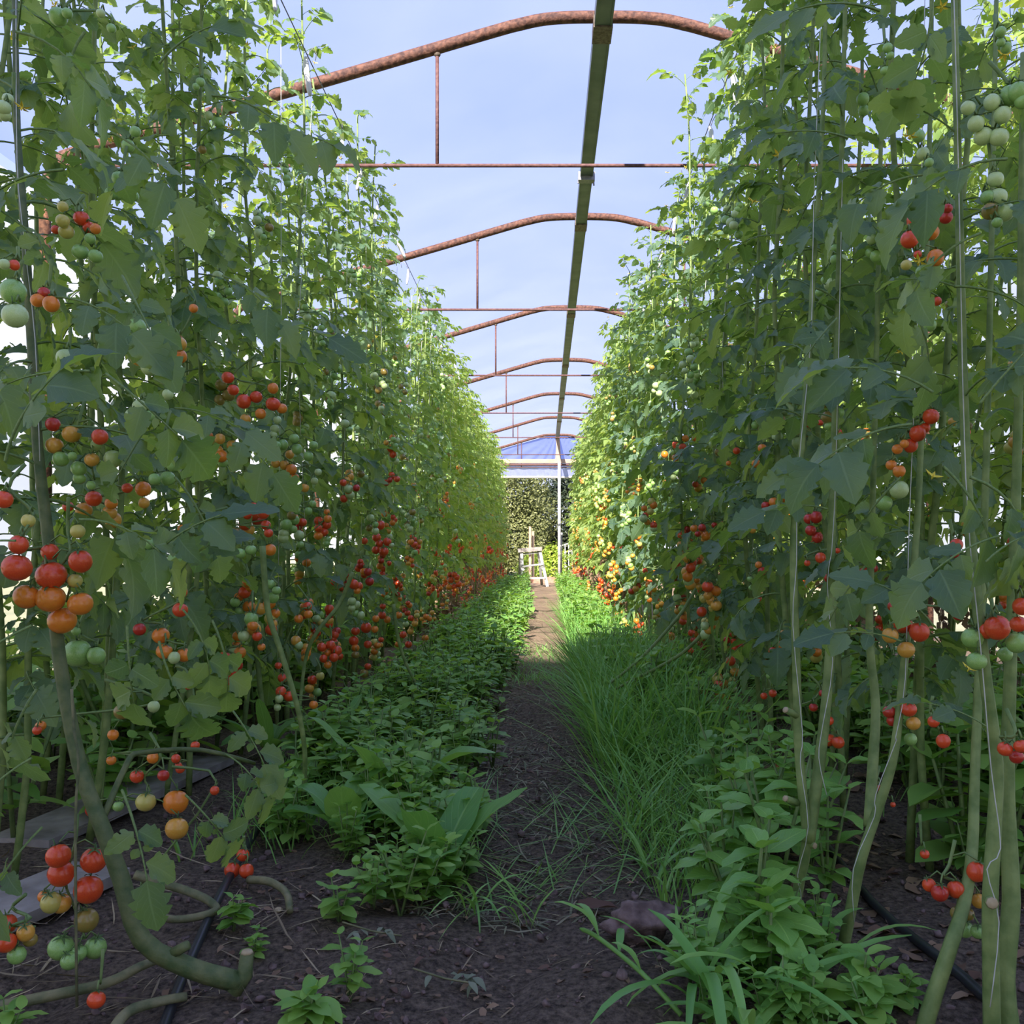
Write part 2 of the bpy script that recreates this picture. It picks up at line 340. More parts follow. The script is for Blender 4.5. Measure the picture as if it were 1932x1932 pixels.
def compound(rg, lod=0, broad=False):
    """tomato leaf of length 1 along +Y, drooping; material 0 blade, 1 stalk"""
    n = 8 if lod == 0 else 5
    a0 = rg.uniform(0.0, 0.5); dr = rg.uniform(0.5, 1.7); swing = rg.uniform(-0.3, 0.3)
    pts = [Vector((0, 0, 0))]
    for i in range(1, n):
        t = i / (n - 1); a = a0 - dr * t
        pts.append(pts[-1] + Vector((math.sin(swing * t), math.cos(a), math.sin(a))).normalized() * (0.72 / (n - 1)))
    gs = [tube(pts, taper(n, 0.012, 0.006), 4 if lod == 0 else 3, 1, False)]
    def pt(t):
        x = t * (n - 1); i = min(int(x), n - 2); return pts[i].lerp(pts[i + 1], x - i), (pts[i + 1] - pts[i]).normalized()
    lay = [(0.42, 0.20), (0.66, 0.27), (0.88, 0.27), (0.55, 0.09), (0.78, 0.08)] if lod == 0 else [(0.42, 0.2), (0.66, 0.28), (0.9, 0.28)]
    if broad: lay = [(0.48, 0.22), (0.80, 0.32), (0.64, 0.08)]
    for t, s in lay:
        for sd in (-1, 1):
            if rg.random() < 0.08: continue
            p, tg = pt(min(1, t + rg.uniform(-.03, .03))); up = Vector((0, 0, 1)); up = (up - tg * up.dot(tg)).normalized(); sid = tg.cross(up) * sd
            a = rg.uniform(0.75, 1.25); d = tg * math.cos(a) + sid * math.sin(a); d.z -= rg.uniform(0.0, 0.5)
            nrm = up + sid * rg.uniform(-0.3, 0.5) + tg * rg.uniform(-.3, .3)
            sc = s * rg.uniform(0.85, 1.2)
            lf = leaflet(rg, 14 if s > .1 else 5, 5 if s > .1 else 3, rg.uniform(0.5, 0.72) * (1.15 if broad else 1), rg.uniform(-0.1, 0.5), rg.uniform(0.05, 0.45)) if lod == 0 else lod_leaflet(rg, 0.58, rg.uniform(0, .5), rg.uniform(0, .5))
            gs.append(xf(lf, frame(p + d.normalized() * 0.02, d, nrm, sc)))
    p, tg = pt(1); up = Vector((0, 0, 1)) + Vector((rg.uniform(-.3, .3), 0, 0))
    sc = (0.38 if broad else 0.33) * rg.uniform(.9, 1.15)
    lf = leaflet(rg, 15, 5, rg.uniform(0.55, 0.8), rg.uniform(0, 0.4), rg.uniform(0.1, 0.5), 0.2) if lod == 0 else lod_leaflet(rg, 0.62, .3, .3)
    gs.append(xf(lf, frame(p, tg + Vector((0, 0, -.2)), up, sc)))
    return join(gs)

LEAF = [mesh('leaf', compound(R), ['leaf', 'stem_fine']) for _ in range(14)]
LEAF_B = [mesh('leaf', compound(R, 0, True), ['leaf', 'stem_fine']) for _ in range(8)]
LOD = [compound(R, 1) for _ in range(10)]

# ------------------------------------------------------------------ tomatoes
def calyx_geo(m=1):
    vs, fs = [], []
    for k in range(5):
        a = 2 * math.pi * k / 5; c, s = math.cos(a), math.sin(a); px, py = -s, c
        for r, w, z in ((0.08, .09, 1.0), (0.45, .11, 1.02), (0.85, .02, 0.92)):
            vs += [(r * c + px * w, r * s + py * w, z), (r * c - px * w, r * s - py * w, z)]
        b = k * 6
        fs += [(b, b + 1, b + 3), (b, b + 3, b + 2), (b + 2, b + 3, b + 5), (b + 2, b + 5, b + 4)]
    return join([geo(vs, fs, m), tube([(0, 0, .8), (0.05, 0, 1.12), (0.1, 0.03, 1.5)], [.07, .06, .05], 5, m)])
TB = {k: mesh('tomato', join([sphere(14, 9, 0.08, 0.99), calyx_geo()]), ['tom' + k, 'calyx']) for k in TOM}

def truss_stalk(parent, top, pts):
    """stalk running from top down past the tomatoes, with a pedicel to each"""
    pts = sorted(pts, key=lambda q: -q[0].z)
    cs = [Vector(top)]
    step = max(1, len(pts) // 4)
    for i in range(0, len(pts), step):
        blk = pts[i:i + step]; c = sum((q[0] + Vector((0, 0, q[1] * 1.3)) for q in blk), Vector()) / len(blk); c.y += 0.012
        if c.z < cs[-1].z - 0.004: cs.append(c)
    if len(cs) < 2: cs.append(cs[0] + Vector((0, 0, -.03)))
    path = smooth_path(cs, 3)
    gs = [tube(path, taper(len(path), 0.0028, 0.0015), 5)]
    for c, r in pts:
        b = c + Vector((0.1 * r, 0, 1.15 * r)); near = min(path, key=lambda q: (q - b).length + (0.5 if q.z < b.z - .002 else 0))
        mid = near.lerp(b, 0.5) + Vector((0, 0, 0.008))
        gs.append(tube([near, mid, b], [0.0015, 0.0013, 0.0012], 4))
    return join(gs)

def add_truss(root, items, top=None):
    """items: (world centre, radius, ripeness code)"""
    base = root.location
    if top is None:
        c = max(items, key=lambda q: q[0].z); cx = sum((q[0] for q in items), Vector()) / len(items)
        top = Vector((cx.x, cx.y + 0.02, c[0].z + c[1] + R.uniform(0.02, 0.05)))
    g = truss_stalk(None, top, [(p, r) for p, r, _ in items])
    t = build('truss', (g[0] - np.array(base), *g[1:]), ['stem_fine'], root)
    for p, r, k in items:
        q = Euler((R.uniform(-.35, .35), R.uniform(-.35, .35), R.uniform(0, 6.3))).to_matrix().to_4x4()
        ob('tomato', TB[k], t, Matrix.Translation(p - base) @ q @ Matrix.Diagonal((r, r, r * R.uniform(.93, 1.06), 1)))

# ------------------------------------------------------------------ the setting: ground, film tunnel, end wall
def ground():
    xs = np.linspace(-2.4, 2.9, 107); ys = np.linspace(0.5, 20.5, 401)
    X, Y = np.meshgrid(xs, ys); Z = np.zeros_like(X); rg = np.random.RandomState(3)
    for _ in range(40):
        k = rg.uniform(2, 26); th = rg.uniform(0, 6.28); Z += 0.030 / k ** 0.8 * np.sin(k * (X * math.cos(th) + Y * math.sin(th)) + rg.uniform(0, 6.28))
    Z = Z * 0.55 - 0.012 * np.exp(-((X + .02) / .22) ** 2) + 0.004 * rg.randn(*Z.shape)
    v = np.stack([X, Y, Z - 0.006], -1).reshape(-1, 3); nx = len(xs); i = np.arange(len(ys) - 1)[:, None] * nx + np.arange(nx - 1)[None]
    i = i.ravel(); f = np.concatenate([np.stack([i, i + 1, i + 1 + nx], 1), np.stack([i, i + 1 + nx, i + nx], 1)])
    return geo(v, f), (xs, ys, Z - 0.006)
gg, GZ = ground()
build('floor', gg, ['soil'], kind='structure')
def gz(x, y):
    xs, ys, Z = GZ
    i = min(max(int((x - xs[0]) / (xs[1] - xs[0])), 0), len(xs) - 2); j = min(max(int((y - ys[0]) / (ys[1] - ys[0])), 0), len(ys) - 2)
    return float(Z[j, i])
build('ground', box((-45, -30, -0.4), (45, 90, -0.09)), ['lawn'], smooth=False, kind='structure')

RX, RZ, END = 0.253, CAMZ + 2.354, 19.2           # ridge, end of the tunnel
HALF, EAVE = 2.45, RZ - 0.66
def arch_pts(dz=0.0):
    """profile of the roof arch from one eave to the other: straight rafters, rounded top, bent knees"""
    c = [(-HALF, EAVE - 0.5), (-HALF, EAVE - 0.12), (-HALF + .06, EAVE + .02), (-HALF + .2, EAVE + 0.085), (-1.2, RZ - 0.275), (-0.50, RZ - 0.070), (-0.36, RZ - 0.032), (-0.26, RZ - 0.011), (-0.15, RZ - 0.002), (0, RZ)]
    c = c + [(-x, z) for x, z in c[-2::-1]]
    return [(RX + x, z + dz) for x, z in c]

def sheet(rows, m=0):
    nr, nc = len(rows), len(rows[0]); v = [p for r in rows for p in r]; f = []
    for i in range(nr - 1):
        for k in range(nc - 1):
            a = i * nc + k; f += [(a, a + 1, a + 1 + nc), (a, a + 1 + nc, a + nc)]
    return geo(v, f, m)

ARCH_Y = [1.70 + 2.5 * i for i in range(8)]
prof = [p for p in smooth_path([(x, 0, z) for x, z in arch_pts(0.035)], 3)]
rows = []
for j in range(58):
    y = -0.9 + (END + 0.9) * j / 57; sag = 0.02 * (1 - math.cos(2 * math.pi * (y - 1.7) / 2.5))
    rows.append([(p.x, y, p.z - sag * (1 if abs(p.x - RX) < HALF - .1 else 0)) for p in prof[3:-3]])
build('ceiling', sheet(rows), ['film'], kind='structure')
for nm, sx_ in (('wall_left', -1), ('wall_right', 1)):
    x0 = RX + sx_ * (HALF + 0.03); rr_ = []
    for j in range(80):
        y = -0.9 + (END + 0.9) * j / 79
        rr_.append([(x0 + 0.015 * math.sin(j * 1.7 + z * 3), y, z) for z in np.linspace(0.02, EAVE - .12, 8)])
    build(nm, sheet(rr_), ['film_side'], kind='structure')
# added wall out of view behind the camera, sized to shade the tunnel's near half
build('wall_shade_added', join([box((-4.8, -9.0, -0.1), (3.4, -8.5, 10.35))]), ['wall'], smooth=False, kind='structure')

# gable film and valance of the far end
rows = []
for j in range(9):
    t = j / 8; row = []
    for i in range(401):
        x = RX + (-HALF + 2 * HALF * i / 400)
        ax = abs(x - RX); ztop = RZ - 0.02 if ax < .2 else (RZ - .02 - (ax - .2) * .285)
        z = 2.44 + (max(ztop, 2.45) - 2.44) * t
        ang = math.atan2(RZ + .1 - z, (x - RX) + 1e-6)
        row.append((x, END + 0.05 + 0.022 * math.sin(ang * 30 + 3 * math.sin(x * 3)) * (1 - 0.6 * t), z))
    rows.append(row)
build('wall_end', sheet(rows), ['film_end'], kind='structure')
rows = [[(RX - HALF + 2 * HALF * i / 300, END + .04 + .012 * math.sin(i * .42 + z * 15) * math.sin(i * .05), z) for i in range(301)] for z in np.linspace(2.15, 2.40, 7)]
va = thing('film_valance', 'short blue film valance hanging under the end beam', 'plastic sheet', (0, END, 2.1))
g = sheet(rows); build('sheet', (g[0] - np.array((0, END, 2.1)), *g[1:]), ['film_valance'], va)
build('hem_roll', tube([(RX - HALF, .04, .03), (RX, .04, .025), (RX + HALF, .04, .03)], 0.022, 8), ['white'], va)
eb = thing('end_beam', 'pale timber beam across the far end with a pinkish tube below', 'beam', (RX, END, 2.43))
build('timber', box((-HALF, -.05, -.03), (HALF, .02, .05)), ['timber'], eb, smooth=False)
build('tube', tube([(-HALF, -.03, -.06), (HALF, -.03, -.06)], 0.022, 8), ['rod'], eb)
ep = thing('end_post', 'white metal post in the middle of the far end opening', 'post', (0.288, END - .06, 0))
build('post', tube([(0, 0, -.02), (0, 0, 2.42)], 0.03, 10), ['white'], ep)
build('upper_timber', join([bar((-0.0, .02, 2.42), (-.035, .02, RZ - .02), .075, .05)]), ['timber'], ep, smooth=False)
build('brace', bar((-.07, .03, 2.43), (-.03, .03, 2.85), .03, .03), ['timber'], ep, smooth=False)

ORD = ['zeroth', 'first', 'second', 'third', 'fourth', 'fifth', 'sixth', 'seventh', 'eighth', 'ninth', 'tenth', 'eleventh', 'twelfth', 'thirteenth', 'fourteenth', 'fifteenth', 'sixteenth', 'seventeenth', 'eighteenth', 'nineteenth', 'twentieth', 'twenty-first', 'twenty-second', 'twenty-third', 'twenty-fourth', 'twenty-fifth', 'twenty-sixth', 'twenty-seventh', 'twenty-eighth', 'twenty-ninth', 'thirtieth', 'thirty-first', 'thirty-second', 'thirty-third', 'thirty-fourth', 'thirty-fifth', 'thirty-sixth', 'thirty-seventh', 'thirty-eighth', 'thirty-ninth', 'fortieth', 'forty-first', 'forty-second', 'forty-third', 'forty-fourth', 'forty-fifth', 'forty-sixth', 'forty-seventh', 'forty-eighth', 'forty-ninth', 'fiftieth', 'fifty-first', 'fifty-second', 'fifty-third', 'fifty-fourth', 'fifty-fifth', 'fifty-sixth', 'fifty-seventh', 'fifty-eighth', 'fifty-ninth', 'sixtieth']
ap = smooth_path([(x - RX, 0, z - RZ) for x, z in arch_pts()], 5)
ap = [Vector((-HALF, 0, -RZ))] + ap + [Vector((HALF, 0, -RZ))]
A_TUBE = mesh('arch_tube', tube(ap, 0.0255, 12), ['rust'])
TIE = CAMZ + 1.70 - RZ
A_TIE = mesh('tie_bar', tube([(-HALF + .02, 0, TIE), (HALF - .02, 0, TIE)], 0.0085, 8), ['rod'])
A_STR = mesh('strut', tube([(0, 0, TIE), (0, 0, -0.17)], 0.008, 8), ['rod'])
A_WELD = mesh('weld', join([xf(sphere(8, 6), Matrix.Translation((0, 0, -.165)) @ Matrix.Diagonal((.016, .014, .012, 1)))]), ['plate'])
for i in range(1, 8):
    y = ARCH_Y[i]
    r = thing('roof_arch', f'rusty steel roof arch with tie bar and struts, {ORD[i]} from the camera' if i < 7 else 'last rusty roof arch, framing the blue gable at the far end', 'roof arch', (RX, y, RZ), 'roof arches of the tunnel')
    ob('arch_tube', A_TUBE, r); ob('tie_bar', A_TIE, r)
    for sx_ in (-1, 1):
        s_ = ob('strut', A_STR, r, Matrix.Translation((sx_ * .727, 0, 0))); ob('weld', A_WELD, s_)
rb = thing('ridge_beam', 'dark grey steel ridge beam running along under the roof film', 'beam', (RX, 0, RZ))
build('channel', join([box((-.034, 1.0, -.075), (.034, END, -.02)), box((-.038, 1.0, -.078), (-.030, END, -.012)), box((.030, 1.0, -.078), (.038, END, -.012))]), ['galv'], rb, smooth=False)
for i in range(1, 8):
    build('joint_plate', join([box((-.042, ARCH_Y[i] - .07, -.082), (.042, ARCH_Y[i] + .07, -.028)), tube([(-.03, ARCH_Y[i], -.03), (.03, ARCH_Y[i], -.03)], .03, 8)]), ['plate'], rb, smooth=False)
build('clamp', join([box((-.05, 5.78, -.10), (.05, 5.84, -.05)), tube([(-.045, 5.8, -.06), (-.05, 5.8, -.115)], .006, 6), tube([(.04, 5.82, -.06), (.046, 5.82, -.12)], .006, 6)]), ['wire'], rb, smooth=False)
for sx_, nm, xx in ((-1, 'left', -0.82), (1, 'right', 0.66)):
    w = thing('support_wire', f'thin steel wire strung along above the {nm} tomato row', 'wire', (xx, 1.0, CAMZ + 1.72))
    build('strand', tube([(0, 0, 0), (0, 6, -.015), (0, 12, -.01), (0, 18.2, 0)], 0.0022, 6), ['wire'], w)

# ------------------------------------------------------------------ tomato plants
PLANTS = {'L': [], 'R': [], 'B': []}
def grow_stem(x, y, rg, top, lean=0.0):
    p = Vector((x, y, gz(x, y) - .02)); out = [p.copy()]; dx, dy = rg.uniform(-.12, .12) + lean, rg.uniform(-.1, .1)
    n = 11; h = (top + .02) / (n - 1)
    for i in range(1, n):
        dx = dx * 0.6 + rg.uniform(-.09, .09) - 0.35 * (p.x - x); dy = dy * 0.6 + rg.uniform(-.09, .09) - .35 * (p.y - y)
        p = p + Vector((dx * h, dy * h, h)); out.append(p.copy())
    return out

def leaves_on(root, path, rg, zmin, zmax, step, side, size=1.0, keep=1.0, inner=1.0, spread=math.pi, broad=0.25):
    base = root.location; az = rg.uniform(0, 6.28)
    L = [0]
    for a, b in zip(path, path[1:]): L.append(L[-1] + (b - a).length)
    s = 0.0; k = 0
    while s < L[-1]:
        while k < len(L) - 2 and L[k + 1] < s: k += 1
        t = (s - L[k]) / max(1e-6, L[k + 1] - L[k]); p = path[k].lerp(path[k + 1], t)
        s += step * rg.uniform(.7, 1.3); az += 2.4 + rg.uniform(-.4, .4)
        if not zmin < p.z < zmax or rg.random() > keep: continue
        a = az
        if spread < math.pi: a = (0 if side < 0 else math.pi) + rg.uniform(-spread, spread)
        h = min(1, max(0, (p.z - 1.1) / 1.2)); ln = (rg.uniform(.12, .245) * (1 - h) + rg.uniform(.09, .175) * h) * size
        toward = math.cos(a) * -side
        if toward < -0.2 and rg.random() > inner: continue
        d = Vector((math.cos(a), math.sin(a), rg.uniform(-.15, .45) + .35 * h)); up = Vector((rg.uniform(-.45, .45), rg.uniform(-.45, .45), 1))
        me = rg.choice(LEAF_B if rg.random() < broad else LEAF)
        ob('leaf', me, root, frame(p - base, d, up, ln))

FLOWER = mesh('flower', join([geo([(0, 0, 0), (.4, .2, .1), (1, 0, -.2), (.4, -.2, .1)], [(0, 1, 2), (0, 2, 3)])] and
              [xf(geo([(0, 0, 0), (.4, .2, .12), (1, 0, -.2), (.4, -.2, .12)], [(0, 1, 2), (0, 2, 3)]), Matrix.Rotation(k * 1.2566, 4, 'Z')) for k in range(5)] + [tube([(0, 0, 0), (0, 0, .5)], [.14, .05], 5)]), ['flower'])
def detailed_plant(row, x, y, rg, label, group, stems, zmin, step, size=1.0, inner=1.0, keep=1.0, spread=math.pi, broad=.25, r0=.010, smat='stem', zmax=9):
    side = -1 if row == 'R' else 1                       # the side of the plant that faces the path
    root = thing('tomato_plant', label, 'tomato plant', (x, y, 0), group)
    for path in stems:
        rr = taper(len(path), r0 * rg.uniform(.85, 1.15), .0035)
        pth = smooth_path(path, 2) if len(path) < 14 else path
        g = tube(pth, taper(len(pth), rr[0], rr[-1]), 7)
        build('stem', (g[0] - np.array(root.location), *g[1:]), [smat], root)
        leaves_on(root, path, rg, zmin + rg.uniform(-.08, .12), zmax, step, -side, size, keep, inner, spread, broad)
        for _ in range(2):
            q = path[rg.randint(len(path) * 2 // 3, len(path) - 1)] + Vector((side * rg.uniform(.02, .14), rg.uniform(-.1, .1), rg.uniform(-.1, .05)))
            ob('flower', FLOWER, root, Matrix.Translation(q - root.location) @ Euler((rg.uniform(2, 4), rg.uniform(-.6, .6), 0)).to_matrix().to_4x4() @ Matrix.Scale(.013, 4))
    PLANTS[row].append((root, stems))
    return root

def rand_truss(root, row, rg, c, n, red, r=.0155):
    items = []
    pal = 'RRRROAD' if red > .66 else ('ROOAAYGP' if red > .33 else 'GGGPPB')
    for i in range(n):
        t = i / n; k = rg.choice(pal)
        if red > .33 and t > .7 and rg.random() < .5: k = rg.choice('GPA')
        rr = r * rg.uniform(.8, 1.15)
        items.append((c + Vector((rg.uniform(-.022, .022), rg.uniform(-.022, .022), -t * n * .0135)), rr, k))
    add_truss(root, items)

def px_path(pts, sub=3): return smooth_path([at(*p) for p in pts], sub)

# -- hand-placed plants close to the camera
rg = random.Random(5)
heroL = px_path([(452, 1852, 1.335), (360, 1826, 1.31), (268, 1772, 1.30), (230, 1660, 1.32), (195, 1565, 1.33), (150, 1440, 1.35), (112, 1240, 1.38), (95, 1050, 1.40), (72, 850, 1.42), (60, 650, 1.44), (48, 450, 1.46), (33, 250, 1.5), (28, 0, 1.55), (20, -250, 1.6)])
side1 = px_path([(190, 1555, 1.33), (240, 1440, 1.38), (270, 1420, 1.40), (380, 1415, 1.42), (480, 1440, 1.5)])
root = detailed_plant('L', -.43, 1.335, rg, 'nearest tomato plant beside the path at left, thick green stem bent along the soil', 'tomato plants', [heroL], .55, .062, 1.0, .6, .9, math.pi, .7, .0145, 'stem_hero')
g = tube(side1, taper(len(side1), .005, .003), 6); build('side_shoot', (g[0] - np.array(root.location), *g[1:]), ['stem_hero'], root)
g = join([tube([at(440, 1872, 1.33), at(462, 1840, 1.335), at(466, 1798, 1.335)], [.012, .011, .009], 8), tube([at(466, 1798, 1.335), at(466, 1793, 1.335)], [.0092, .007], 8, 1)])
build('cut_stub', (g[0] - np.array(root.location), *g[1:]), ['stem_hero', 'cut'], root)
g = tube([at(315, 1805, 1.305), at(345, 1788, 1.3), at(356, 1782, 1.3)], [.008, .007, .006], 7); build('cut_stub', (g[0] - np.array(root.location), *g[1:]), ['stem_hero'], root)

A1 = px_path([(1497, 1765, 1.55), (1503, 1690, 1.55), (1522, 1590, 1.55), (1514, 1500, 1.55), (1506, 1400, 1.56), (1502, 1250, 1.57), (1497, 1080, 1.58), (1500, 960, 1.6), (1512, 850, 1.62), (1527, 650, 1.65), (1535, 500, 1.68), (1548, 300, 1.72), (1556, 100, 1.76), (1560, -200, 1.8)])
A2 = px_path([(1524, 1590, 1.55), (1537, 1500, 1.56), (1553, 1380, 1.58), (1566, 1220, 1.6), (1568, 1040, 1.62), (1572, 900, 1.64), (1580, 600, 1.7), (1590, 200, 1.75), (1600, -200, 1.8)])
root = detailed_plant('R', .40, 1.55, rg, 'tomato plant with forked bare stem beside the big basil', 'tomato plants', [A1, A2], .64, .058, .85, .8, .9, math.pi, .4, .0102)
for p in ((1505, 1515, 1.55, -22, -8), (1525, 1592, 1.55, 12, 4), (1503, 1350, 1.56, -20, -10), (1500, 1700, 1.55, -8, 14)):
    a, b = at(p[0], p[1], p[2]), at(p[0] + p[3], p[1] + p[4], p[2] - .01); b2 = a.lerp(b, 1.12)
    g = join([tube([a, b], [.006, .0055], 7), tube([b, b2], [.0056, .005], 7, 1)]); build('cut_stub', (g[0] - np.array(root.location), *g[1:]), ['stem', 'cut'], root)
B1 = px_path([(1590, 1792, 1.49), (1608, 1700, 1.49), (1625, 1620, 1.49), (1655, 1530, 1.5), (1683, 1440, 1.5), (1697, 1340, 1.51), (1706, 1250, 1.52), (1722, 1100, 1.55), (1735, 900, 1.58), (1745, 600, 1.62), (1755, 200, 1.66), (1760, -200, 1.7)])
B2 = px_path([(1640, 1560, 1.52), (1646, 1450, 1.56), (1652, 1330, 1.6), (1640, 1200, 1.62), (1645, 1000, 1.65), (1655, 600, 1.7), (1665, 100, 1.75)])
root = detailed_plant('R', .465, 1.49, rg, 'tomato plant with stem leaning toward the drip hose, second from the basil', 'tomato plants', [B1, B2], .60, .058, .85, .8, .9, math.pi, .4, .0095)
C1 = px_path([(1872, 1990, 1.18), (1870, 1850, 1.18), (1868, 1700, 1.18), (1876, 1560, 1.19), (1880, 1440, 1.2), (1862, 1300, 1.2), (1845, 1150, 1.21), (1830, 1000, 1.22), (1818, 750, 1.23), (1812, 500, 1.24), (1806, 250, 1.25), (1800, 0, 1.26), (1790, -250, 1.27)])
C2 = px_path([(1905, 1960, 1.2), (1895, 1850, 1.21), (1908, 1700, 1.22), (1900, 1500, 1.24), (1905, 1300, 1.25), (1915, 1000, 1.26), (1925, 600, 1.28), (1930, 100, 1.3)])
root = detailed_plant('R', .555, 1.18, rg, 'nearest tomato plant beside the path at right, thick pale green stem', 'tomato plants', [C1, C2], .70, .07, .75, .5, .95, math.pi, .5, .0128)
g = join([tube([at(1868, 1700, 1.18), at(1872, 1704, 1.16)], [.0075, .0075], 8), tube([at(1872, 1704, 1.16), at(1873, 1705, 1.157)], [.0075, .006], 8, 1)]); build('cut_stub', (g[0] - np.array(root.location), *g[1:]), ['stem', 'cut'], root)
D1 = px_path([(1740, 1950, 1.225), (1765, 1870, 1.23), (1795, 1780, 1.24), (1820, 1700, 1.28), (1835, 1600, 1.32), (1840, 1450, 1.36), (1850, 1200, 1.4), (1860, 900, 1.42), (1870, 500, 1.45), (1880, 0, 1.5)])
root = detailed_plant('R', .485, 1.225, rg, 'slanting tomato stem at the bottom right, in front of brown leaf litter', 'tomato plants', [D1], .75, .06, .75, .6, .9, math.pi, .4, .0108)

# -- the rows further back, in full detail up to 7 m
n = 0; y = 1.72
while y < 7.1:
    for row, xc in (('L', -0.94), ('R', 0.70)):
        x = xc + rg.uniform(-.07, .07) - (0.02 if row == 'L' else 0); yy = y + rg.uniform(-.05, .05) + (0.05 if row == 'L' else .15)
        lean = (0.10 if row == 'L' else -.08)
        st = [grow_stem(x + rg.uniform(-.05, .05), yy + rg.uniform(-.06, .06), rg, 2.42 + rg.uniform(-.12, .16), lean * rg.uniform(0, 1.5)) for _ in range(2)]
        side = 'left' if row == 'L' else 'right'
        idx = len(PLANTS[row]) + 1
        where = 'left row by the film wall' if row == 'L' else 'right row beside the grass'
        lab = f'tomato plant, {ORD[idx]} from the camera in the {where}'
        rt = detailed_plant(row, x, yy, rg, lab, 'tomato plants', st, .28 if row == 'L' else .36, .031, 1.0, .75, .95, math.pi, .25, .008, 'stem')
    y += 0.31

y = 1.95; kx = 0
while y < 5.2:
    kx += 1; x = -1.27 + rg.uniform(-.06, .06); yy = y + rg.uniform(-.05, .05)
    st = [grow_stem(x + rg.uniform(-.05, .05), yy + rg.uniform(-.06, .06), rg, 2.35 + rg.uniform(-.1, .1), 0) for _ in range(2)]
    detailed_plant('B', x, yy, rg, f'tomato plant, {ORD[kx]} from the camera in the rear line close to the film wall', 'tomato plants', st, .25, .05, 1.0, .9, .9, math.pi, .3, .008)
    y += .42

# -- trusses read off the photograph: px, py, diameter, ripeness
def crop(ox, oy, s): return [[(ox + a / 3, oy + b / 3, c / 3, k) for a, b, c, k in t] for t in s]
HT = []
HT += crop(0, 644, [
 [(290,1325,165,'R'),(285,1455,160,'O'),(352,1580,155,'O'),(455,1245,125,'R'),(282,1190,95,'R'),(150,1445,140,'O'),(455,1485,135,'O'),(425,1355,80,'Y'),(440,1075,80,'Y')],
 [(105,1150,105,'R'),(95,1280,160,'R'),(160,1015,75,'Y'),(20,895,100,'R')],
 [(308,590,95,'A'),(405,525,100,'A'),(565,540,90,'R'),(545,585,60,'P'),(345,665,90,'G'),(445,720,85,'G'),(410,650,50,'G'),(520,670,80,'A'),(590,715,85,'G'),(640,665,100,'P'),(300,470,80,'D'),(515,815,50,'G'),(450,775,70,'G')],
 [(785,95,90,'A'),(860,45,80,'A'),(908,95,65,'Y'),(845,150,90,'P'),(932,150,80,'O'),(1018,85,78,'O'),(1005,160,65,'P'),(972,205,60,'P'),(1010,15,90,'A'),(935,45,50,'P')],
 [(370,95,100,'P'),(350,150,50,'P')],
 [(905,365,80,'P'),(950,300,60,'P'),(790,370,80,'P'),(750,420,80,'P'),(840,425,70,'G')],
 [(960,630,80,'G'),(985,700,85,'G'),(950,775,80,'G'),(875,780,65,'G'),(925,545,60,'G')],
 [(810,835,85,'O'),(815,915,60,'A'),(720,830,60,'R'),(530,890,90,'R'),(630,915,70,'O'),(620,970,80,'A'),(640,1010,90,'A'),(475,955,90,'A'),(385,935,60,'R')],
 [(1290,205,70,'R'),(1320,275,65,'R'),(1380,340,80,'R'),(1450,315,70,'R'),(1545,355,80,'R'),(1595,380,60,'O'),(1475,410,60,'O'),(1390,440,60,'A'),(1545,265,60,'O')],
 [(1570,445,45,'P'),(1555,495,50,'P'),(1545,530,45,'P'),(1530,585,70,'G'),(1560,590,60,'G'),(1600,585,60,'G'),(1665,550,55,'G'),(1680,610,60,'G'),(1775,588,50,'G'),(1745,650,55,'G')],
 [(1560,690,50,'A'),(1610,700,55,'A'),(1650,725,60,'O'),(1670,770,45,'O'),(1725,830,50,'A'),(1640,640,50,'A'),(1800,740,40,'P'),(1780,790,40,'P'),(1640,850,45,'G'),(1675,870,45,'G')],
 [(1440,945,70,'R'),(1490,970,70,'R'),(1400,985,50,'R'),(1505,1040,55,'R'),(1520,1085,50,'R'),(1530,1180,65,'O'),(1335,1085,70,'B')],
 [(850,1145,70,'G'),(965,1165,75,'G'),(860,1230,90,'G'),(990,1235,80,'G'),(1010,1280,50,'G')],
 [(1360,1200,60,'G'),(1420,1180,60,'G'),(1030,1060,50,'O')],
 [(1530,1375,60,'G'),(1565,1410,50,'G'),(1545,1450,65,'G')],
 [(440,1765,150,'G'),(545,1780,100,'G'),(430,1640,50,'G')],
 [(1020,1520,85,'R'),(910,1665,95,'O'),(930,1755,90,'O'),(1040,1775,80,'O'),(985,1790,68,'P'),(790,1630,70,'D'),(1030,1420,60,'R')],
 [(1430,1610,60,'O'),(1455,1670,55,'R'),(1480,1730,45,'O')],
 [(1820,1730,50,'R'),(1870,1720,55,'R'),(1905,1750,60,'R'),(1830,1795,45,'R'),(1890,1790,50,'R'),(1855,1830,45,'O'),(1850,1760,50,'O')],
 [(1740,1500,50,'R'),(1745,1545,50,'O'),(1690,1570,50,'O'),(1575,1835,40,'R'),(1600,1905,55,'R')],
 [(1680,960,40,'G'),(1745,960,45,'G'),(1770,920,40,'G'),(1855,1005,45,'O'),(1850,965,35,'O'),(1700,1150,40,'G')]])
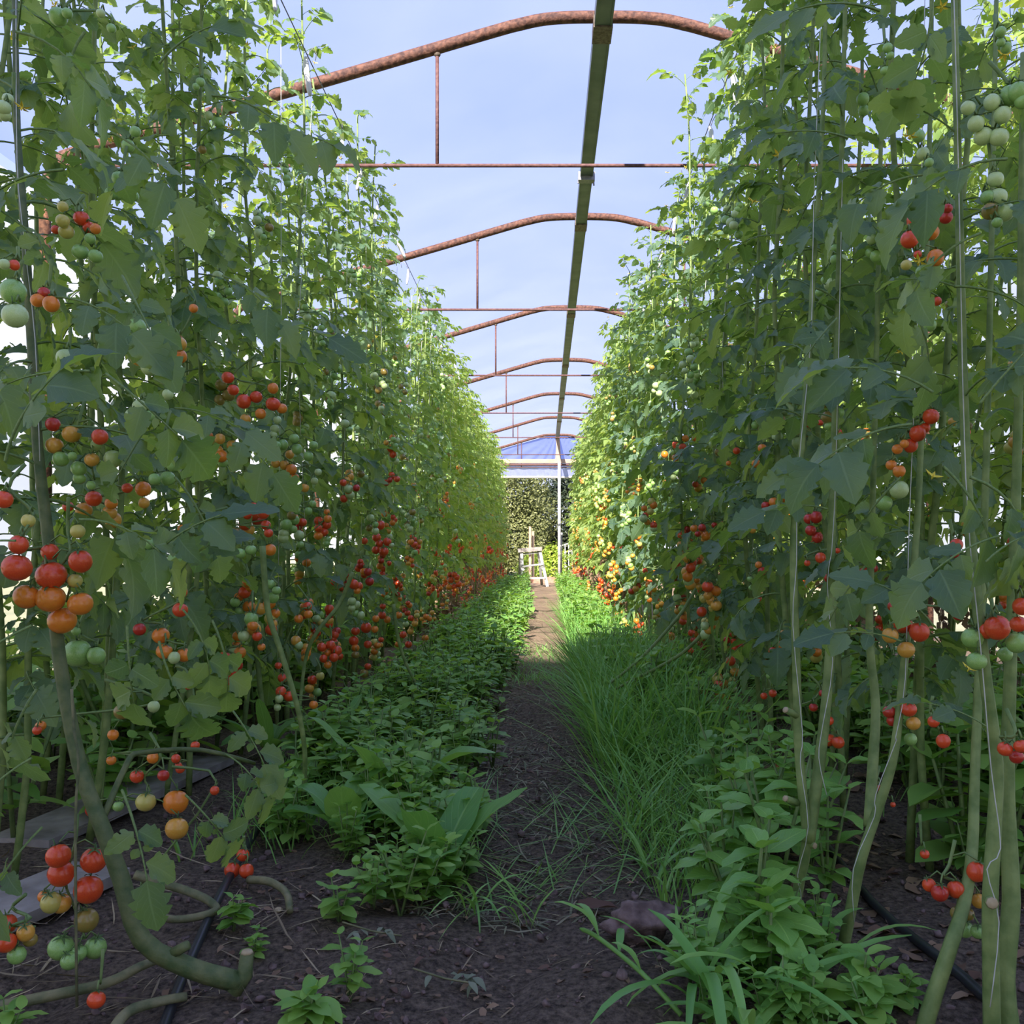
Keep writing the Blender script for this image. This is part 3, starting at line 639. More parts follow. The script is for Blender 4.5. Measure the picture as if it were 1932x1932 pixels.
HT += crop(0, 1288, [
 [(330,980,135,'R'),(530,1005,140,'R'),(345,1080,140,'R'),(500,1170,155,'R'),(290,1245,115,'Y'),(345,1250,110,'A'),(250,1210,70,'O'),(490,1345,130,'B'),(345,1500,140,'G'),(540,1500,120,'G'),(445,1530,90,'G'),(395,1575,100,'G')],
 [(40,1365,105,'R'),(145,1415,95,'A'),(35,1470,110,'R'),(170,1455,80,'B'),(95,1540,100,'G')],
 [(545,1795,100,'R')],
 [(995,675,135,'O'),(1000,825,125,'A'),(825,675,110,'Y'),(775,530,75,'R'),(865,425,65,'O'),(925,525,65,'D'),(525,720,80,'D'),(670,700,60,'G')],
 [(1375,975,70,'R'),(1315,1060,88,'R'),(1395,1065,80,'R')],
 [(230,245,60,'O'),(210,270,50,'R'),(690,165,90,'B'),(870,135,65,'P'),(745,185,55,'P'),(640,295,60,'O')],
 [(630,440,55,'O'),(1010,470,40,'R'),(995,430,50,'R'),(1020,490,50,'R'),(1105,355,50,'R'),(1060,10,60,'R')],
 [(1590,50,60,'R'),(1635,75,60,'R'),(1775,125,50,'O'),(1580,90,45,'P'),(1570,140,40,'P')],
 [(1215,610,50,'R'),(790,1200,80,'D'),(840,1205,70,'D')]])
HT += crop(0, 0, [
 [(460,1235,85,'R'),(505,1290,70,'R'),(540,1295,60,'O'),(375,1310,85,'Y'),(355,1250,75,'Y'),(315,1300,50,'R'),(455,1425,90,'G'),(540,1450,80,'G'),(355,1170,60,'Y'),(510,1350,60,'G')],
 [(85,1785,140,'P'),(75,1650,140,'G')], [(80,1500,60,'R'),(25,1495,60,'P')],
 [(675,1010,80,'G'),(665,1100,65,'G'),(715,1100,45,'G'),(755,1110,60,'G'),(630,1095,70,'G')],
 [(330,95,100,'G'),(380,75,60,'G'),(570,75,50,'P'),(630,160,50,'G')],
 [(765,745,60,'G'),(725,825,70,'G')], [(1135,465,50,'G'),(1110,490,40,'G')], [(20,610,80,'P'),(45,560,60,'P'),(25,650,70,'P')],
 [(215,1700,80,'O'),(290,1720,90,'O'),(250,1660,70,'D')], [(690,1870,70,'G'),(775,1850,100,'G'),(700,1910,60,'P')], [(1010,1925,60,'O'),(1095,1745,50,'O')]])
HT += crop(1288, 644, [
 [(835,140,55,'A'),(805,185,45,'A'),(865,220,75,'O'),(825,270,60,'O'),(795,350,60,'B'),(832,345,50,'B'),(820,430,70,'B'),(885,405,60,'G'),(830,480,55,'G')],
 [(675,200,50,'G'),(760,205,60,'P'),(675,250,50,'G'),(675,130,45,'G')],
 [(725,370,38,'R'),(705,465,42,'R'),(780,460,35,'R')], [(900,515,50,'R'),(890,580,45,'R')],
 [(1405,425,90,'R'),(1330,520,90,'R'),(1370,490,60,'R'),(1290,590,80,'R'),(1215,610,60,'O'),(1255,580,50,'O'),(1180,700,60,'O'),(1225,735,70,'O')],
 [(1225,840,105,'P'),(1140,915,90,'G')],
 [(705,725,65,'R'),(665,785,45,'D'),(700,785,40,'O'),(740,790,45,'D'),(515,910,55,'O'),(570,890,60,'O'),(585,850,50,'R'),(470,930,50,'D'),(680,925,60,'D')],
 [(715,1005,60,'D'),(755,995,70,'D'),(725,1070,62,'D'),(762,1110,62,'D')],
 [(780,1225,60,'R'),(875,1185,35,'R'),(705,1255,35,'R'),(1030,1310,65,'D'),(1080,1285,50,'D'),(830,1340,60,'D'),(880,1370,55,'D')],
 [(425,1455,45,'R'),(430,1265,40,'O'),(450,1300,50,'D'),(380,1345,32,'G'),(390,1395,35,'G'),(430,1375,35,'G')],
 [(175,1512,35,'R'),(205,1500,25,'O'),(210,1415,30,'G'),(205,1465,35,'G')],
 [(572,1660,55,'A'),(570,1720,65,'O'),(513,1757,55,'R'),(495,1800,50,'O'),(615,1730,45,'B'),(605,1775,50,'G'),(512,1860,48,'G'),(487,1895,32,'G')],
 [(1245,1600,105,'R'),(1340,1645,110,'R'),(1175,1665,90,'A'),(1265,1745,95,'A'),(1215,1490,60,'R')],
 [(1780,1620,140,'R'),(1720,1640,90,'R'),(1640,1680,120,'G'),(1890,1705,115,'G'),(1665,1810,110,'G'),(1825,1770,80,'G')],
 [(1920,1500,100,'R'),(1900,1600,90,'R')],
 [(305,620,42,'R'),(365,635,35,'R'),(260,690,30,'O')], [(450,605,50,'O'),(415,690,50,'O'),(470,670,45,'O')],
 [(230,1035,40,'O'),(110,1055,45,'D'),(85,1090,35,'D'),(180,1040,35,'D')], [(390,1020,45,'O'),(395,1065,45,'A'),(430,1010,30,'A')],
 [(285,1655,45,'R'),(250,1690,40,'D'),(290,1700,40,'R'),(330,1725,40,'D'),(295,1735,40,'R'),(250,1735,35,'B'),(300,1770,35,'B')],
 [(45,1750,35,'R'),(35,1790,40,'G'),(50,1650,40,'R'),(60,1690,35,'D')],
 [(1550,1150,70,'R'),(1540,1200,50,'D')], [(1610,515,40,'R'),(1600,540,30,'R')], [(1190,1500,60,'D'),(1520,1510,70,'D'),(1560,1550,60,'D')],
 [(0,600,45,'R'),(70,550,35,'O'),(15,550,40,'O'),(5,640,40,'D')], [(545,480,50,'P'),(535,540,60,'P'),(560,440,45,'B')]])
HT += crop(1288, 0, [
 [(1335,1245,125,'R'),(1285,1355,100,'R'),(1405,1315,90,'O'),(1430,1460,95,'O'),(1265,1500,60,'Y'),(1330,1440,45,'R'),(1365,1540,90,'G')], [(1490,1230,75,'D'),(1500,1180,55,'D')],
 [(865,1470,60,'G'),(850,1550,70,'G'),(838,1610,75,'P'),(835,1680,70,'G'),(870,1720,72,'G'),(908,1692,60,'G'),(805,1585,45,'G'),(775,1655,50,'G'),(860,1405,45,'G')],
 [(720,1295,45,'Y'),(705,1345,50,'P'),(620,1335,35,'P')], [(1072,1355,62,'P'),(1065,1430,60,'G'),(1095,1450,68,'G')],
 [(1700,770,100,'P'),(1790,775,105,'P'),(1810,650,95,'P'),(1750,580,90,'P'),(1660,700,90,'P'),(1850,540,110,'G'),(1900,520,110,'G'),(1615,610,80,'P'),(1920,575,80,'G')],
 [(1785,1115,100,'P'),(1740,1195,90,'B'),(1825,1200,100,'P'),(1770,1015,90,'P'),(1725,1115,80,'G'),(1780,1260,60,'G')],
 [(1335,770,70,'G'),(1360,870,70,'P'),(1395,920,50,'G')], [(1160,270,55,'G'),(1175,315,45,'G'),(1145,400,50,'G')], [(1020,560,70,'G'),(1025,625,62,'G')],
 [(1440,1705,50,'R'),(1350,1700,60,'D'),(1400,1840,70,'G')], [(690,1912,36,'R'),(800,1870,35,'R'),(770,1900,30,'O')], [(845,45,50,'G'),(850,90,40,'P')], [(1800,180,60,'G'),(1830,270,60,'G'),(1800,240,50,'G')]])
HT += crop(1288, 1288, [
 [(1280,150,88,'R'),(1305,230,80,'A'),(1170,165,75,'D'),(1185,215,60,'D'),(1290,320,70,'G')], [(1420,220,65,'R'),(1475,330,78,'R')],
 [(828,325,75,'R'),(880,338,70,'R'),(830,215,50,'R')], [(1825,375,85,'R'),(1890,420,80,'D'),(1915,360,80,'R')],
 [(1665,1070,110,'R'),(1395,1145,75,'R'),(1455,1190,95,'D'),(1545,1170,95,'R'),(1590,1195,70,'R'),(1675,1235,80,'A'),(1550,1305,70,'B'),(1595,1395,95,'G'),(1670,1410,80,'G'),(1615,1310,70,'B')],
 [(1370,970,52,'R')], [(1118,600,45,'R'),(1190,690,30,'R'),(1105,690,30,'R')], [(640,165,45,'R'),(740,140,50,'D'),(790,60,40,'D')], [(510,60,45,'R'),(460,75,40,'R')], [(110,55,42,'R'),(125,70,30,'R')], [(60,278,35,'R')], [(240,170,24,'R'),(150,238,25,'R'),(268,235,28,'D')],
 [(537,475,38,'R'),(600,525,45,'R'),(535,625,60,'R'),(590,655,45,'R'),(620,600,40,'D')]])
HT += crop(644, 644, [
 [(220,1040,55,'R'),(200,1110,50,'R'),(260,1135,50,'R'),(215,1145,45,'R'),(240,1190,55,'R'),(195,1180,45,'R'),(130,1130,40,'R'),(285,1155,30,'P')],
 [(70,1375,55,'R'),(100,1385,45,'R'),(90,1412,40,'O'),(50,1355,40,'R')], [(150,1305,45,'D'),(160,1360,50,'D')],
 [(80,1640,50,'R'),(70,1695,55,'R'),(140,1620,60,'R'),(195,1570,40,'O'),(190,1630,40,'O'),(80,1735,45,'O'),(150,1715,45,'R'),(80,1775,45,'B'),(150,1840,40,'R'),(130,1880,50,'B')],
 [(60,1470,45,'P'),(85,1490,45,'P'),(60,1510,40,'P'),(110,1550,45,'P'),(80,1540,40,'G')], [(250,1870,38,'R'),(252,1908,38,'R')],
 [(640,1320,35,'R'),(655,1335,35,'R'),(615,1320,30,'R'),(620,1350,35,'R'),(665,1375,35,'R'),(640,1390,35,'R'),(610,1390,35,'O'),(650,1405,30,'O'),(655,1355,30,'O')],
 [(350,1660,40,'R'),(325,1550,40,'O'),(320,1715,35,'O'),(380,1715,40,'R'),(230,1550,45,'R'),(260,1575,40,'O'),(235,1500,35,'R')], [(475,1680,40,'O'),(395,1800,40,'R'),(480,1560,35,'O'),(500,1570,30,'O')],
 [(435,1760,35,'P'),(470,1745,35,'P'),(485,1730,30,'P'),(455,1790,35,'P'),(365,1600,35,'P'),(440,1800,35,'P')],
 [(1895,585,45,'R'),(1830,640,40,'O'),(1890,660,40,'O'),(1920,610,35,'O'),(1835,700,35,'P'),(1875,700,35,'P'),(1860,735,35,'P'),(1880,770,35,'P'),(1900,740,35,'G')],
 [(1645,800,30,'O'),(1640,830,28,'R'),(1680,820,25,'O'),(1620,850,25,'O'),(1640,880,25,'A'),(1675,780,25,'R'),(1650,860,25,'R')],
 [(1780,1015,30,'O'),(1760,1030,30,'R'),(1810,1035,25,'O'),(1775,1050,25,'A')], [(1915,1225,45,'R'),(1880,1280,45,'R'),(1905,1270,40,'R'),(1860,1290,40,'R'),(1890,1330,35,'B')],
 [(835,1170,25,'R'),(850,1185,25,'R'),(830,1190,22,'R'),(845,1195,20,'R')], [(1590,1205,28,'R'),(1610,1190,25,'O'),(1580,1175,22,'R'),(1600,1210,22,'R')],
 [(1520,900,25,'O'),(1510,880,22,'O'),(1535,890,22,'R'),(1515,915,20,'R')], [(1530,1150,24,'R'),(1540,1165,22,'R'),(1525,1135,20,'O')], [(1720,1300,30,'R'),(1770,1310,30,'O'),(1805,1290,32,'R'),(1800,1305,28,'R')],
 [(285,755,35,'R'),(255,800,38,'R'),(315,780,38,'R'),(275,785,30,'D'),(295,770,30,'R')], [(10,800,40,'R'),(40,835,50,'P'),(85,830,40,'D')],
 [(300,640,40,'P'),(310,610,35,'P'),(250,610,35,'P'),(315,560,35,'P'),(310,680,38,'P'),(300,655,35,'P')], [(20,465,50,'P'),(45,500,35,'G')],
 [(1850,150,45,'P'),(1825,205,45,'P'),(1780,250,40,'P'),(1810,240,40,'G'),(1800,295,40,'P'),(1855,295,30,'Y'),(1770,280,30,'P'),(1830,300,25,'Y')], [(645,1075,30,'P'),(660,1130,28,'P'),(635,1230,30,'P'),(650,1250,32,'P')],
 [(1655,1380,18,'P')]])
for t in HT[:-1]:
    mx = sum(q[0] for q in t) / len(t); my = max(q[1] + q[2] / 2 for q in t)
    row = 'L' if mx < VX else 'R'
    d = (0.69 if row == 'L' else 0.565) * F / abs(mx - VX)
    d = min(max(d, 1.19 if row == 'L' else 1.08), 9.0)
    if my > VY + 60: d = min(d, (CAMZ - .012) * F / (my - VY))
    items = []
    for px, py, di, k in t:
        dd = d + R.uniform(-.02, .02)
        items.append((at(px, py, dd), di * dd / F / 2 * 1.03, k))
    pl = min(PLANTS[row], key=lambda p: abs(p[0].location.y - d) + (0.12 if p[0].location.y < d - .35 else 0))
    add_truss(pl[0], items)

# -- more trusses on the detailed plants of the middle distance
for row in 'LR':
    for root, stems in PLANTS[row]:
        if root.location.y < 2.2: continue
        side = -1 if row == 'R' else 1
        for _ in range(5 if row == 'L' else 4):
            z = rg.uniform(.18, 1.35); st = rg.choice(stems)
            p = min(st, key=lambda q: abs(q.z - z)); c = Vector((p.x + side * rg.uniform(.06, .2), p.y + rg.uniform(-.14, .14), z))
            red = rg.random() * .5 + (0.5 if z < .75 else (.25 if z < 1.1 else 0)) - .12
            rand_truss(root, row, rg, c, rg.randint(4, 9), red)
        for _ in range(2):
            z = rg.uniform(1.3, 1.9); st = rg.choice(stems); p = min(st, key=lambda q: abs(q.z - z))
            rand_truss(root, row, rg, Vector((p.x + side * rg.uniform(.04, .15), p.y + rg.uniform(-.1, .1), z)), rg.randint(4, 8), 0.1, .013)

# -- hand-placed big leaves close to the camera: px, py of the leaf's base, image direction (deg), length, distance
for row, lst in (('L', [(170, 700, 200, .19, 1.22), (200, 705, -50, .2, 1.22), (240, 1180, -85, .17, 1.2), (345, 1150, -60, .16, 1.3), (60, 1180, 230, .2, 1.15), (70, 1300, 250, .2, 1.18), (60, 1430, 235, .18, 1.15), (230, 1490, -70, .2, 1.27),
                        (300, 1210, -75, .17, 1.28), (400, 1170, -70, .18, 1.4), (430, 1330, -60, .18, 1.5), (330, 770, -30, .18, 1.4), (280, 800, 250, .16, 1.35), (210, 250, -40, .2, 1.3), (120, 320, 215, .2, 1.3), (230, 520, -70, .2, 1.35), (260, 560, 250, .18, 1.35),
                        (30, 60, -30, .2, 1.25), (160, 60, 250, .2, 1.3), (330, 900, -60, .2, 1.45), (400, 800, -35, .2, 1.5), (480, 620, -20, .22, 1.7), (420, 520, -40, .22, 1.65), (10, 870, 40, .2, 1.1), (280, 1060, 10, .2, 1.25), (330, 1110, 60, .14, 1.25), (150, 980, -20, .2, 1.2), (80, 1560, 250, .2, 1.2), (350, 1500, -50, .16, 1.35), (420, 1420, -40, .16, 1.45),
                        (100, 560, -20, .2, 1.3), (60, 440, 160, .2, 1.3), (330, 300, 200, .2, 1.45), (400, 180, -20, .22, 1.6), (300, 120, 30, .2, 1.5), (500, 250, -30, .22, 1.9), (30, 1020, 200, .16, 1.15)]),
                 ('R', [(1720, 800, 215, .2, 1.15), (1830, 900, -40, .2, 1.1), (1760, 740, 160, .2, 1.15), (1850, 760, 30, .18, 1.1), (1660, 20, 200, .18, 1.2), (1760, -20, -90, .16, 1.15), (1740, 330, 210, .18, 1.25), (1600, 260, 190, .17, 1.4), (1700, 560, -60, .18, 1.3), (1890, 1010, 220, .17, 1.05), (1860, 1060, 30, .13, 1.02), (1700, 900, 240, .18, 1.25), (1640, 1060, 240, .17, 1.35), (1800, 540, -30, .18, 1.2), (1900, 300, 200, .2, 1.15), (1760, 1180, 160, .14, 1.1), (1700, 1210, 190, .13, 1.1), (1860, 1370, 160, .12, 1.1), (1560, 960, 200, .17, 1.45), (1620, 860, 210, .18, 1.4), (1780, 880, -60, .2, 1.15), (1580, 600, 240, .18, 1.5), (1850, 440, 220, .2, 1.15)])):
    for px, py, ang, ln, d in lst:
        p = at(px, py, d); a = math.radians(ang)
        pl = min(PLANTS[row], key=lambda q: (q[0].location - Vector((p.x, p.y, 0))).length)[0]
        dr = Vector((math.cos(a), rg.uniform(-.25, .1), math.sin(a) + .25)); up = Vector((rg.uniform(-.3, .3), -.55, .7))
        ob('leaf', rg.choice(LEAF_B), pl, frame(p - pl.location, dr, up, ln * .88))

# -- the far rows: every plant a thing, its foliage too small to pick apart
def far_foliage(rg, n, zlo=.45):
    gs = []
    for _ in range(n):
        z = zlo + (2.5 - zlo) * rg.random() ** .85; a = rg.uniform(0, 6.28); h = max(0, (z - 1.1) / 1.3); ln = rg.uniform(.17, .27) * (1 - h) + rg.uniform(.12, .19) * h
        p = Vector((rg.uniform(-.12, .12), rg.uniform(-.22, .22), z))
        gs.append(xf(rg.choice(LOD), frame(p, (math.cos(a), math.sin(a), rg.uniform(-.2, .5)), (rg.uniform(-.5, .5), rg.uniform(-.5, .5), 1), ln)))
    return join(gs)
def far_stems(rg):
    gs = []
    for _ in range(3):
        x, y = rg.uniform(-.1, .1), rg.uniform(-.18, .18); gs.append(tube([(x, y, -.02), (x + rg.uniform(-.08, .08), y + rg.uniform(-.06, .06), .8), (x + rg.uniform(-.08, .08), y + rg.uniform(-.06, .06), 1.6), (x, y, 2.45)], [.009, .008, .006, .003], 5))
    return gs
rg = random.Random(77)
def far_dry(rg):
    gs = []
    for _ in range(26):
        p = Vector((rg.uniform(-.14, .14), rg.uniform(-.2, .2), rg.uniform(.08, .6))); a = rg.uniform(0, 6.28)
        gs.append(remat(xf(rg.choice(LOD), frame(p, (math.cos(a), math.sin(a), -1.2), (rg.uniform(-1, 1), rg.uniform(-1, 1), 1), rg.uniform(.10, .18))), 2))
    return join(gs)
FF = [mesh('leaves', join([far_foliage(rg, 185, .42), far_dry(rg)]), ['leaf_far', 'stem_fine', 'dry']) for _ in range(6)]
FS = [[mesh('stem', q, ['stem']) for q in far_stems(rg)] for _ in range(5)]
SPH = sphere(7, 5)
def far_truss(rg, pal):
    ks = sorted(set(pal)); gs = [tube([(0, 0, .05), (.005, 0, 0), (0, 0, -.07)], [.002, .002, .001], 3, len(ks))]
    for i in range(rg.randint(5, 9)):
        r = .0155 * rg.uniform(.8, 1.2); c = (rg.uniform(-.022, .022), rg.uniform(-.022, .022), -i * .0125)
        gs.append(remat(xf(SPH, Matrix.Translation(c) @ Matrix.Scale(r, 4)), ks.index(rg.choice(pal))))
    return mesh('truss', join(gs), ['tom' + k for k in ks] + ['stem_fine'])
FT_R = [far_truss(rg, 'RRRO') for _ in range(4)]; FT_O = [far_truss(rg, 'ROAY') for _ in range(4)]; FT_G = [far_truss(rg, 'GGBA') for _ in range(3)]
BAY = lambda y: max(1, min(7, int((y - 1.7) / 2.5)))
FAR_GROUPS = {}
def far_plant(row, x, y, lab, group, nt=5):
    root = thing('tomato_plant', lab, 'tomato plant', (x, y, 0), group, rg.choice((0, math.pi)) + rg.uniform(-.25, .25))
    ob('leaves', rg.choice(FF), root, Matrix.Diagonal((1, 1, rg.uniform(.95, 1.06), 1)), kind='stuff')
    for s in rg.choice(FS): ob('stem', s, root)
    for _ in range(nt):
        z = .15 + 1.45 * rg.random() ** 1.1
        me = rg.choice(FT_R if z < .7 else (FT_O if z < 1.05 else FT_G)) if rg.random() < .8 else rg.choice(FT_O)
        ca = rg.uniform(-1, 1) + (0 if math.cos(root.rotation_euler.z) * (1 if row == 'L' else -1) > 0 else math.pi)
        ob('truss', me, root, Matrix.Translation((math.cos(ca) * .2 + rg.uniform(-.03, .03), math.sin(ca) * .2, z)) @ Matrix.Rotation(rg.uniform(0, 6), 4, 'Z'))
    return root
y = 7.3
cnt = {'L': len(PLANTS['L']), 'R': len(PLANTS['R'])}
while y < 18.8:
    for row, xc in (('L', -0.95), ('R', 0.70)):
        cnt[row] += 1; b = BAY(y)
        wh = 'left row by the film wall' if row == 'L' else 'right row beside the grass'
        lab = f'tomato plant, {ORD[cnt[row]]} from the camera in the {wh}' if True else f'tomato plant, {ORD[cnt[row]]} from the camera in the {wh}'
        far_plant(row, xc + rg.uniform(-.05, .05), y + rg.uniform(-.06, .06), lab, 'far tomato plants on the left' if row == 'L' else 'far tomato plants on the right', 4)
    y += 0.40
rg = random.Random(3)
y = 1.9; k = 0
while y < 9.0:
    k += 1
    far_plant('R', 1.55 + rg.uniform(-.08, .08), y, f'tomato plant, {ORD[k]} from the camera in the second row glimpsed behind the right row', 'second row tomato plants', 5)
    y += 0.42

# ------------------------------------------------------------------ twines, bobbins and hooks
BOB = mesh('bobbin', join([tube([(0, 0, 0), (.01, 0, -.03), (.02, 0, -.14), (.022, 0, -.16)], [.008, .014, .011, .006], 8)]), ['white'])
HOOK = mesh('hook', tube([(0, 0, -.01), (.012, 0, .02), (.03, 0, .045), (.045, 0, .03), (.04, 0, .005)], .0017, 5), ['wire'])
rg = random.Random(9)
for row, wx in (('L', -.82), ('R', .66)):
    for i in range(14):
        y = 2.9 + i * .47 + rg.uniform(-.1, .1); zt = CAMZ + 1.70
        t = thing('support_twine', f'white twine with its bobbin hooked on the wire, {ORD[i + 1]} along the {"left" if row == "L" else "right"} row', 'twine', (wx, y, zt), 'support twines')
        ob('bobbin', BOB, t, Euler((rg.uniform(-.3, .3), rg.uniform(-.5, .5), rg.uniform(0, 6))).to_matrix().to_4x4() @ Matrix.Scale(rg.uniform(.6, .9), 4)); ob('hook', HOOK, t, Matrix.Rotation(rg.uniform(0, 6), 4, 'Z'))
        build('string', tube([(.02, 0, -.16), (rg.uniform(-.04, .04), rg.uniform(-.05, .05), -1.0), (rg.uniform(-.06, .06), rg.uniform(-.05, .05), -2.0)], .0009, 4), ['twine'], t)
def wound(px, amp, name, label, cat='twine', r=.0007):
    p = [at(*q) for q in px]; root = thing(name, label, cat, p[0])
    build('string' if cat == 'twine' else 'stem', tube(smooth_path([q - p[0] for q in p], 3), r, 5), ['twine' if cat == 'twine' else 'stem_old'], root)
wound([(1612, 1740, 1.47), (1610, 1640, 1.47), (1650, 1540, 1.48), (1652, 1500, 1.48), (1690, 1400, 1.48), (1690, 1390, 1.48), (1708, 1280, 1.49), (1715, 1000, 1.5), (1735, 500, 1.55), (1745, 0, 1.6)], 0, 'support_twine', 'white twine wound up the stem that leans toward the drip hose')
wound([(1490, 1775, 1.53), (1512, 1700, 1.53), (1505, 1650, 1.53), (1525, 1560, 1.53), (1510, 1440, 1.53), (1514, 1380, 1.54), (1496, 1180, 1.55), (1503, 1060, 1.56), (1505, 900, 1.58), (1530, 640, 1.62), (1535, 400, 1.66), (1550, 0, 1.7)], 0, 'support_twine', 'white twine wound up the forked stem beside the basil')
wound([(1560, 1500, 1.55), (1545, 1430, 1.55), (1552, 1370, 1.56), (1571, 1250, 1.57), (1561, 1100, 1.58), (1575, 950, 1.6), (1590, 300, 1.7)], 0, 'support_twine', 'white twine along the second fork of the stem by the basil')
wound([(1868, 1900, 1.16), (1885, 1740, 1.16), (1862, 1640, 1.16), (1888, 1600, 1.17), (1870, 1450, 1.18), (1850, 1220, 1.18), (1822, 900, 1.19), (1808, 300, 1.22), (1800, 0, 1.23)], 0, 'support_twine', 'white twine wound up the nearest thick stem at the right edge')
wound([(75, 870, 1.40), (66, 640, 1.42), (44, 440, 1.44), (32, 300, 1.47), (30, 0, 1.53)], 0, 'support_twine', 'white twine up the nearest thick stem at the left edge')
wound([(145, 1900, 1.28), (142, 1560, 1.29), (148, 1440, 1.30), (140, 1380, 1.31), (135, 1300, 1.32)], 0, 'dead_stalk', 'thin grey dead stalk hanging below the nearest left tomatoes', 'stalk', .002)

# ------------------------------------------------------------------ undergrowth
def blades(n, rs, xf_, h, w, lean=0.5, segs=4):
    """n grass blades in one mesh; xf_(rs, n) gives their x, y"""
    x, y = xf_(rs, n); n = len(x); z = np.array([gz(a, b) for a, b in zip(x, y)])
    H = h[0] + (h[1] - h[0]) * rs.rand(n); W = w[0] + (w[1] - w[0]) * rs.rand(n); az = rs.rand(n) * 6.283; ln = lean * (0.3 + rs.rand(n)) ; dr = rs.rand(n) * 0.9
    t = np.linspace(0, 1, segs + 1)[None, :]
    out = H[:, None] * (ln[:, None] * t + 0.55 * dr[:, None] * t ** 2.2); up = H[:, None] * (t - 0.55 * dr[:, None] * t ** 2.6)
    cx, cy_ = np.cos(az)[:, None], np.sin(az)[:, None]; hw = W[:, None] / 2 * (1 - t ** 1.8) * (0.55 + 0.9 * t * (1 - t) * 2)
    px = x[:, None] + cx * out; py = y[:, None] + cy_ * out; pz = z[:, None] + up
    tw = (rs.rand(n) * 2 - 1)[:, None] * t * 1.2
    sxv, syv = -np.sin(az[:, None] + tw), np.cos(az[:, None] + tw)
    A = np.stack([px + sxv * hw, py + syv * hw, pz], -1); B = np.stack([px - sxv * hw, py - syv * hw, pz], -1)
    v = np.stack([A, B], 2).reshape(-1, 3); k = 2 * (segs + 1); base = (np.arange(n) * k)[:, None, None]
    tri = []
    for i in range(segs): tri += [(2 * i, 2 * i + 1, 2 * i + 3), (2 * i, 2 * i + 3, 2 * i + 2)]
    return geo(v, (base + np.array(tri)[None]).reshape(-1, 3))

def strip(x0, x1, y0, y1, bias=1.0):
    return lambda rs, n: (x0 + (x1 - x0) * rs.rand(n) ** bias, y0 + (y1 - y0) * rs.rand(n))
rs = np.random.RandomState(4)
def grass_obj(parts, name='grass', label=None):
    build(name, join(parts), ['grass'], kind='stuff', label=label, cat='grass')
grass_obj([blades(3600, rs, strip(.15, .55, 2.7, 5.2), (.12, .36), (.004, .011), .75, 5), blades(1000, rs, strip(.16, .5, 2.0, 3.2), (.08, .24), (.003, .007), 1.0, 5), blades(500, rs, strip(.20, .40, 1.6, 2.3), (.05, .13), (.003, .006))],
          label='tall green grass along the shaded right edge of the path')
grass_obj([blades(3000, rs, strip(.16, .60, 5.2, 9.5), (.10, .30), (.004, .010), .8), blades(1600, rs, strip(.2, .6, 9.5, 17), (.08, .22), (.005, .011))], label='sunlit grass below the right row farther down the path')
grass_obj([blades(600, rs, strip(-.16, .16, 4.3, 6.2), (.03, .09), (.002, .006), 1.2), blades(170, rs, strip(-.20, .16, 1.75, 2.4), (.04, .10), (.002, .005), 2.6)], label='low trampled grass across the middle of the path')
grass_obj([blades(500, rs, strip(-.75, -.3, 1.9, 3.5), (.06, .17), (.003, .007)), blades(1300, rs, strip(-.72, -.25, 3.5, 8), (.06, .2), (.003, .008)), blades(450, rs, strip(.75, 1.4, 1.8, 6), (.05, .15), (.003, .006))], label='thin grass among the weeds by the left row')

def herb(rg, h, lw, n_st=3, ratio=.62, pairs=5, ns=5, cols=3, m_leaf=0):
    """small leafy herb: stems with opposite leaf pairs; material 0 leaf, 1 stem"""
    lv, stv = [], []
    for s in range(n_st):
        a = rg.uniform(0, 6.28); ln = rg.uniform(.05, .4); hh = h * rg.uniform(.7, 1.1)
        top = Vector((math.cos(a) * ln * hh, math.sin(a) * ln * hh, hh)); stv.append(tube([(0, 0, -.01), top * .5 + Vector((0, 0, .03 * hh)), top], [lw * .06, lw * .05, lw * .03], 4))
        az = rg.uniform(0, 3)
        for i in range(pairs):
            t = .25 + .75 * i / (pairs - 1); p = top * t; az += 1.57; sz = lw * (1.15 - .55 * abs(t - .55)) * rg.uniform(.8, 1.15) * (.75 if i == pairs - 1 else 1)
            for sd in (0, math.pi):
                d = Vector((math.cos(az + sd), math.sin(az + sd), rg.uniform(-.1, .45) + (.5 if i == pairs - 1 else 0)))
                lv.append(xf(leaflet(rg, ns, cols, ratio, rg.uniform(-.1, .4), rg.uniform(.1, .4), .03, .85, .1), frame(p, d, (rg.uniform(-.2, .2), rg.uniform(-.2, .2), 1), sz)))
    return lv, stv
rg = random.Random(21)
HV = []
for _ in range(12):
    lv, st = herb(rg, 1, .30, rg.randint(2, 4), rg.uniform(.45, .65), rg.randint(4, 6)); HV.append(join([join(lv), remat(join(st), 1)]))
def carpet(name, label, spots, mt, rgx):
    gs = [xf(rgx.choice(HV), Matrix.Translation((x, y, gz(x, y))) @ Matrix.Rotation(rgx.uniform(0, 6.3), 4, 'Z') @ Matrix.Scale(h, 4)) for x, y, h in spots]
    build(name, join(gs), [mt, 'stem_fine'], kind='stuff', label=label, cat='weeds')
U = rg.uniform
carpet('weeds', 'shaded low leafy weeds along the left edge of the path', [(U(-.62, -.24) if y < 2.6 else U(-.68, -.19), y, U(.08, .20)) for y in [U(2.0, 4.6) for _ in range(230)]], 'weed', rg)
carpet('weeds', 'sunlit bright leafy weeds along the left row farther down the path', [(U(-.68, -.16) if y < 11 else U(-.68, -.28), y, U(.12, .26)) for y in [U(4.6, 17.5) for _ in range(430)]], 'weed', rg)
